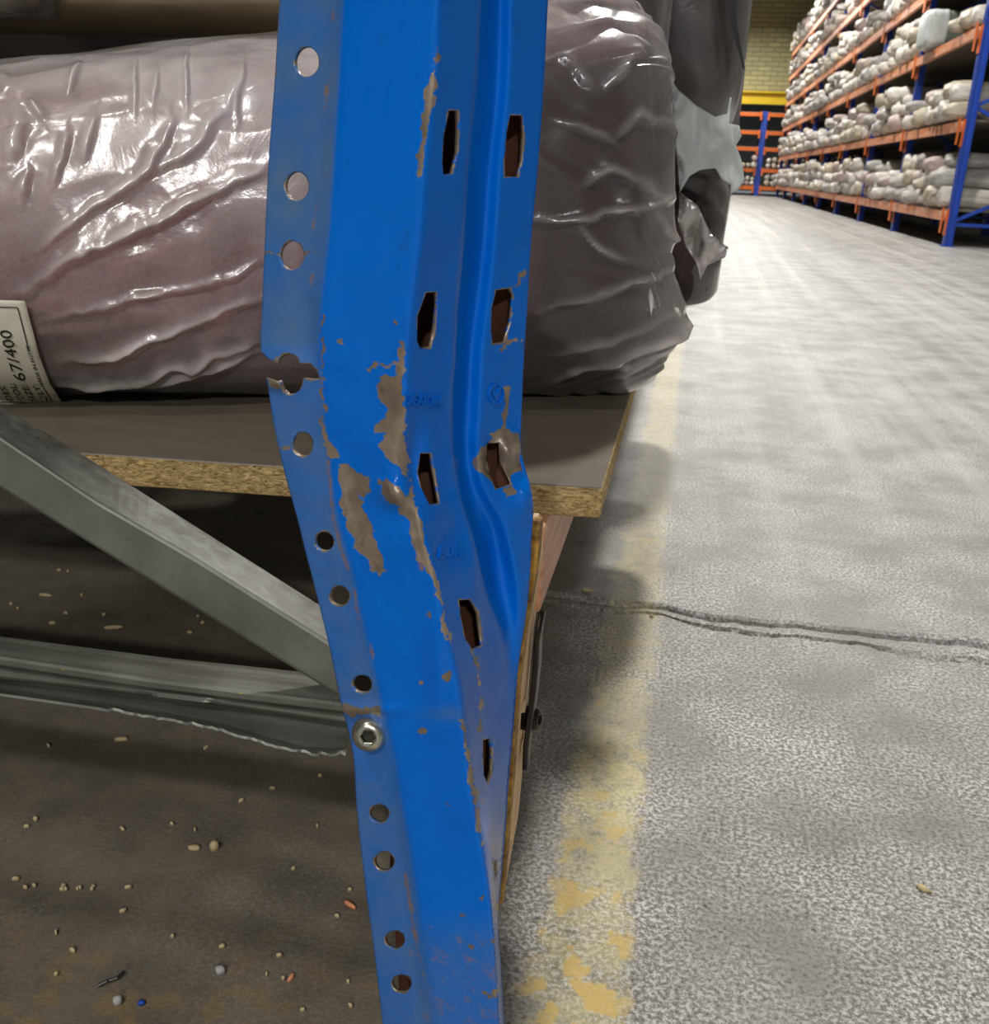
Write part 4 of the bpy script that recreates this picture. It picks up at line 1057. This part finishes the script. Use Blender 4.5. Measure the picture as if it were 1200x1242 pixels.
for bi, li, y0, y1, z in cells:
    room = (LV[li+1] if li < 5 else z+.8)-.13-z
    fill = {(0, 0): .85, (0, 1): .6, (1, 0): .75, (0, 2): .6, (1, 1): .9, (1, 2): 1.0}.get((bi, li), rnd.uniform(.7, 1))
    yy = y0+.14; base = []
    while yy < y1-.12:
        r = rnd.uniform(.075, .125); base.append((yy+r, z+r, r)); yy += 2*r+rnd.uniform(0, .012)
    layer = base; top = 0
    rolls_c = [(a, b_, r) for a, b_, r in base]
    while len(layer) > 1:
        nl = []
        for (ya, za, ra), (yb, zb, rb) in zip(layer[:-1], layer[1:]):
            r = min(rnd.uniform(.07, .12), room); 
            if yb-ya > .42 or rnd.random() > .93: continue
            ym = (ya+yb)/2; dy = (yb-ya)/2; hh = math.sqrt(max((r+max(ra, rb))**2-dy*dy, .0009)); zz = max(za, zb)+hh*.96
            if zz+r > z+room*fill: continue
            nl.append((ym, zz, r))
        rolls_c += nl; layer = nl
    if (bi, li) == (0, 2): rolls_c = [q for q in rolls_c if q[0] < 12.1 or q[0] > 13.95]
    if (bi, li) == (0, 1): rolls_c = [q for q in rolls_c if q[0] < 12.0 or q[1] < z+.38 or q[0] > 13.6]
    for (a, b_, r) in rolls_c: rolls.append((bi, li, a, b_, r))
vis = []
for q in rolls:
    bi, li, a, zz, r = q
    if inframe((XF-.05, a, zz), 6): vis.append((a, q))
vis.sort(key=lambda t: (t[0]))
near = vis[:300]; rest = vis[300:]
rr2 = random.Random(4)
for k, (_, (bi, li, a, zz, r)) in enumerate(near):
    mi = rr2.choice([0, 0, 0, 1, 2, 2, 3, 4]); me = rmesh[(mi, rr2.randrange(4))]
    o = bpy.data.objects.new('carpet_roll', me); COL.objects.link(o)
    o.location = (XF-.10+rr2.uniform(-.06, .14), a, zz); o.scale = (1.02, r/.1, r/.1)
    o.rotation_euler = (rr2.uniform(0, 6.28) if False else 0, rr2.uniform(-.02, .02), rr2.uniform(-.03, .03))
    tag(o, '%s wrapped carpet roll, %s level, %s bay from near end of right-hand rack' % (COLN[mi], ORDL[li], NTH[bi]), 'carpet roll',
        'carpet rolls on the right-hand rack, %s level, %s bay, %s' % (ORDL[li], NTH[bi], COLN[mi]))
def merged(lst, name, label, cat, fx=None):
    vs = []; fs = []; mats = []
    V0 = {}
    for key, me in rmesh.items():
        V0[key] = (np.array([v.co[:] for v in me.vertices]), [tuple(p.vertices) for p in me.polygons])
    for (bi, li, a, zz, r) in lst:
        mi = rr2.choice([0, 0, 0, 1, 2, 2, 3, 4]); Vv, Ff = V0[(mi, rr2.randrange(4))]; k = len(vs)
        X = Vv.copy(); X[:, 1:] *= r/.1
        if fx is None: X += np.array([XF-.10+rr2.uniform(-.06, .14), a, zz])
        else: X = np.stack([X[:, 1]+a, X[:, 0]+fx+rr2.uniform(-.05, .1), X[:, 2]+zz], 1)
        vs += X.tolist(); fs += [tuple(i+k for i in f) for f in Ff]; mats += [mi]*len(Ff)
    me = mesh(vs, fs)
    for mn, _c in ROLLC: me.materials.append(MT[mn])
    me.polygons.foreach_set('material_index', mats)
    o = link(name, me, None); tag(o, label, cat, kind='stuff'); return o
if rest: merged([q for _, q in rest], 'carpet_rolls', 'pale plastic wrapped carpet rolls piled on the far bays of the right-hand rack', 'carpet rolls')
# the big bale that stands out on the third level
zs = LV[2]+.025
o = blob_bale('carpet_bale', -(XF+1.1), -(XF-.14), -13.85, -13.2, zs, zs+.40, MT['greenroll'], e=4, wr=.01, seed=4, ns=10, na=32, endc=.08)
q = blob_bale('plastic_wrap', -(XF+.05), -(XF-.17), -13.86, -13.19, zs, zs+.41, MT['film_white'], e=4, wr=.02, seed=4, ns=8, na=32, endc=.06, grow=.006)
for t_ in (o, q):
    t_.data.transform(Matrix.Rotation(math.pi, 4, 'Z')); t_.location = (-t_.location.x, -t_.location.y, t_.location.z)
bpy.context.view_layer.update(); q.parent = o; q.matrix_parent_inverse = Matrix.Translation(-o.location)
tag(o, 'large green grey carpet bale with white wrapped end, third level of the right-hand rack', 'carpet bale'); q['label'] = 'white plastic wrap over the bale end'

# ================================================================== FAR CROSS RACK AND GIRDER
YX = 35.4
b = MB(); zg = ZG; b.box((-13.95, 37.7, zg-.22), (5.15, 37.995, zg-.16)); b.box((-13.95, 37.7, zg+.14), (5.15, 37.995, zg+.2)); b.box((-13.95, 37.9, zg-.16), (5.15, 37.95, zg+.14))
b.box((-13.9, 37.7, 0), (-13.5, 37.9, zg-.22)); b.box((4.7, 37.7, 0), (5.1, 37.9, zg-.22))
o = b.build('girder', MT['yellow'], None); tag(o, 'yellow steel girder across the far end of the aisle, below the brick wall', 'girder')
fr = [at(921, 200, YX).x-2.7*k for k in range(-1, 3)]
for k, x in enumerate(sorted(fr)):
    t = empty('rack_frame', (x, YX, 0), 'blue frame of the rack closing the far end of the aisle, %s from the left' % NTH[k], 'rack frame', 'blue frames of the far cross rack')
    for yy in (YX, YX+1.0):
        b = MB(); b.box((x-.09, yy, 0), (x+.09, yy+.1, 2.6)); b.build('upright', MT['blue'], t)
    b = MB(); b.bar((x, YX+.05, .3), (x, YX+1.05, 1.2), .03, 4); b.build('brace', MT['blue'], t)
xr_ = []
rr3 = random.Random(9)
for k in range(3):
    xa, xb = sorted(fr)[k]+.09, sorted(fr)[k+1]-.09
    for li, z in enumerate((.3, .85, 1.5, 2.0, 2.55)):
        orange_beam((xa, YX, 0), (xb, YX, 0), 'orange beam of the far cross rack, %s level, %s bay from the left' % (ORDL[li], NTH[k]), 'beams of the far cross rack', 'x', 'orange2', z)
        b = MB(); b.box((xa, YX, z), (xb, YX+1, z+.02)); o = b.build('shelf_board', MT['board'], None); tag(o, 'shelf board of the far cross rack, %s level, %s bay from the left' % (ORDL[li], NTH[k]), 'shelf board', 'shelf boards of the far cross rack')
        if li in (0, 1):
            xx = xa+.12
            while xx < xb-.1:
                r = rr3.uniform(.07, .11); xr_.append((0, 0, xx+r, z+.02+r, r)); 
                if rr3.random() < .7: xr_.append((0, 0, xx+r, z+.02+3*r*.95, r))
                xx += 2*r+.01
merged(xr_, 'carpet_rolls', 'pale carpet rolls lying on the far cross rack at the end of the aisle', 'carpet rolls', YX-.1)

# ================================================================== DEBRIS ON THE FLOOR
def chip(px_, py_, w, h, ang, mat, label, grp=None, name='wood_chip', cat='wood chip', thick=.0025):
    p = atz(px_, py_, 0); sc = (p-CAM).length/F
    L_, W_ = w*sc, max(h*sc, .002); rnd = random.Random(int(px_*7+py_)); vs = []
    n = 9; pts = []
    for k in range(n):
        a = 2*math.pi*k/n; r = 1+rnd.uniform(-.25, .2)
        x, y = math.cos(a)*L_/2*r, math.sin(a)*W_/2*r
        pts.append((p.x+x*math.cos(ang)-y*math.sin(ang), p.y+x*math.sin(ang)+y*math.cos(ang)))
    b = MB(); z0 = .0003
    cx_, cy_ = p.x, p.y
    b.loft([[Vector((x, y, z0)) for x, y in pts], [Vector((cx_+(x-cx_)*.95, cy_+(y-cy_)*.95, z0+thick*rnd.uniform(.7, 1.3))) for x, y in pts], [Vector((cx_+(x-cx_)*.5, cy_+(y-cy_)*.5, z0+thick*1.5)) for x, y in pts]])
    o = b.build(name, mat, None, True); tag(o, label, cat, grp); return o
chip(424, 1099, 18, 5, -.5, MT['chip2'], 'pinkish wood splinter on the dark floor just left of the upright'); chip(353, 1188, 13, 5, 1.4, MT['chip2'], 'thin upright-pointing wood splinter on the dark floor, bottom left')
chip(236, 1030, 16, 8, 0, MT['chip'], 'dull flat wood chip on the dark floor, left of a brown crumb'); chip(260, 1031, 12, 9, .5, MT['chip'], 'rounded brown crumb on the dark floor, middle left', name='crumb', cat='crumb', thick=.006)
chip(268, 1180, 11, 9, .3, MT['fluff'], 'grey tuft of lint on the floor, bottom left', name='lint', cat='lint', thick=.004)
chip(143, 1217, 11, 8, .3, MT['fluff'], 'dark grey crumb beside a blue paint flake, bottom left', name='crumb', cat='crumb', thick=.004)
chip(172, 1218, 8, 6, .3, MT['bluechip'], 'small blue paint flake on the floor, bottom left', name='paint_flake', cat='paint flake', thick=.002)
chip(148, 898, 14, 6, .4, MT['chip'], 'oval pale chip on the floor just under the horizontal brace'); chip(56, 723, 16, 5, .1, MT['chip'], 'pale chip lying far back under the shelf on the left')
chip(136, 762, 22, 7, .4, MT['chip'], 'large dull chip behind the horizontal brace'); chip(712, 717, 12, 5, -.1, MT['chip'], 'cream wood chip on the floor just beyond the broken joint, right of the beam')
chip(1119, 1079, 17, 8, -.5, MT['chip'], 'pale chip alone on the concrete, lower right'); chip(791, 748, 5, 4, 0, MT['chip'], 'tiny yellow crumb in the broken floor joint', name='crumb', cat='crumb')
b = MB(); pts = [(118, 1196), (130, 1190), (143, 1186), (151, 1178)]
for p, q in zip(pts[:-1], pts[1:]): b.bar(atz(*p, .002), atz(*q, .004), .0012, 6)
o = b.build('twig', MT['strap'], None); tag(o, 'short dark curled twig on the floor, bottom left', 'twig')
rc = random.Random(5)
for k in range(46):
    if k < 30: x, y = rc.uniform(5, 430), rc.uniform(905, 1235)
    else: x, y = rc.uniform(10, 330), rc.uniform(690, 770)
    chip(x, y, rc.uniform(3, 8), rc.uniform(2, 4), rc.uniform(-1, 1), MT['chip'], 'tiny pale wood chip scattered on the dark floor under the rack', 'wood chips under the rack')
for k in range(12):
    x, y = rc.uniform(20, 115), rc.uniform(1074, 1081)
    chip(x, y, rc.uniform(3, 5), rc.uniform(2, 4), 0, MT['chip'], 'tiny pale crumb in a row on the floor at the lower left', 'row of crumbs at the lower left', 'crumb', 'crumb')
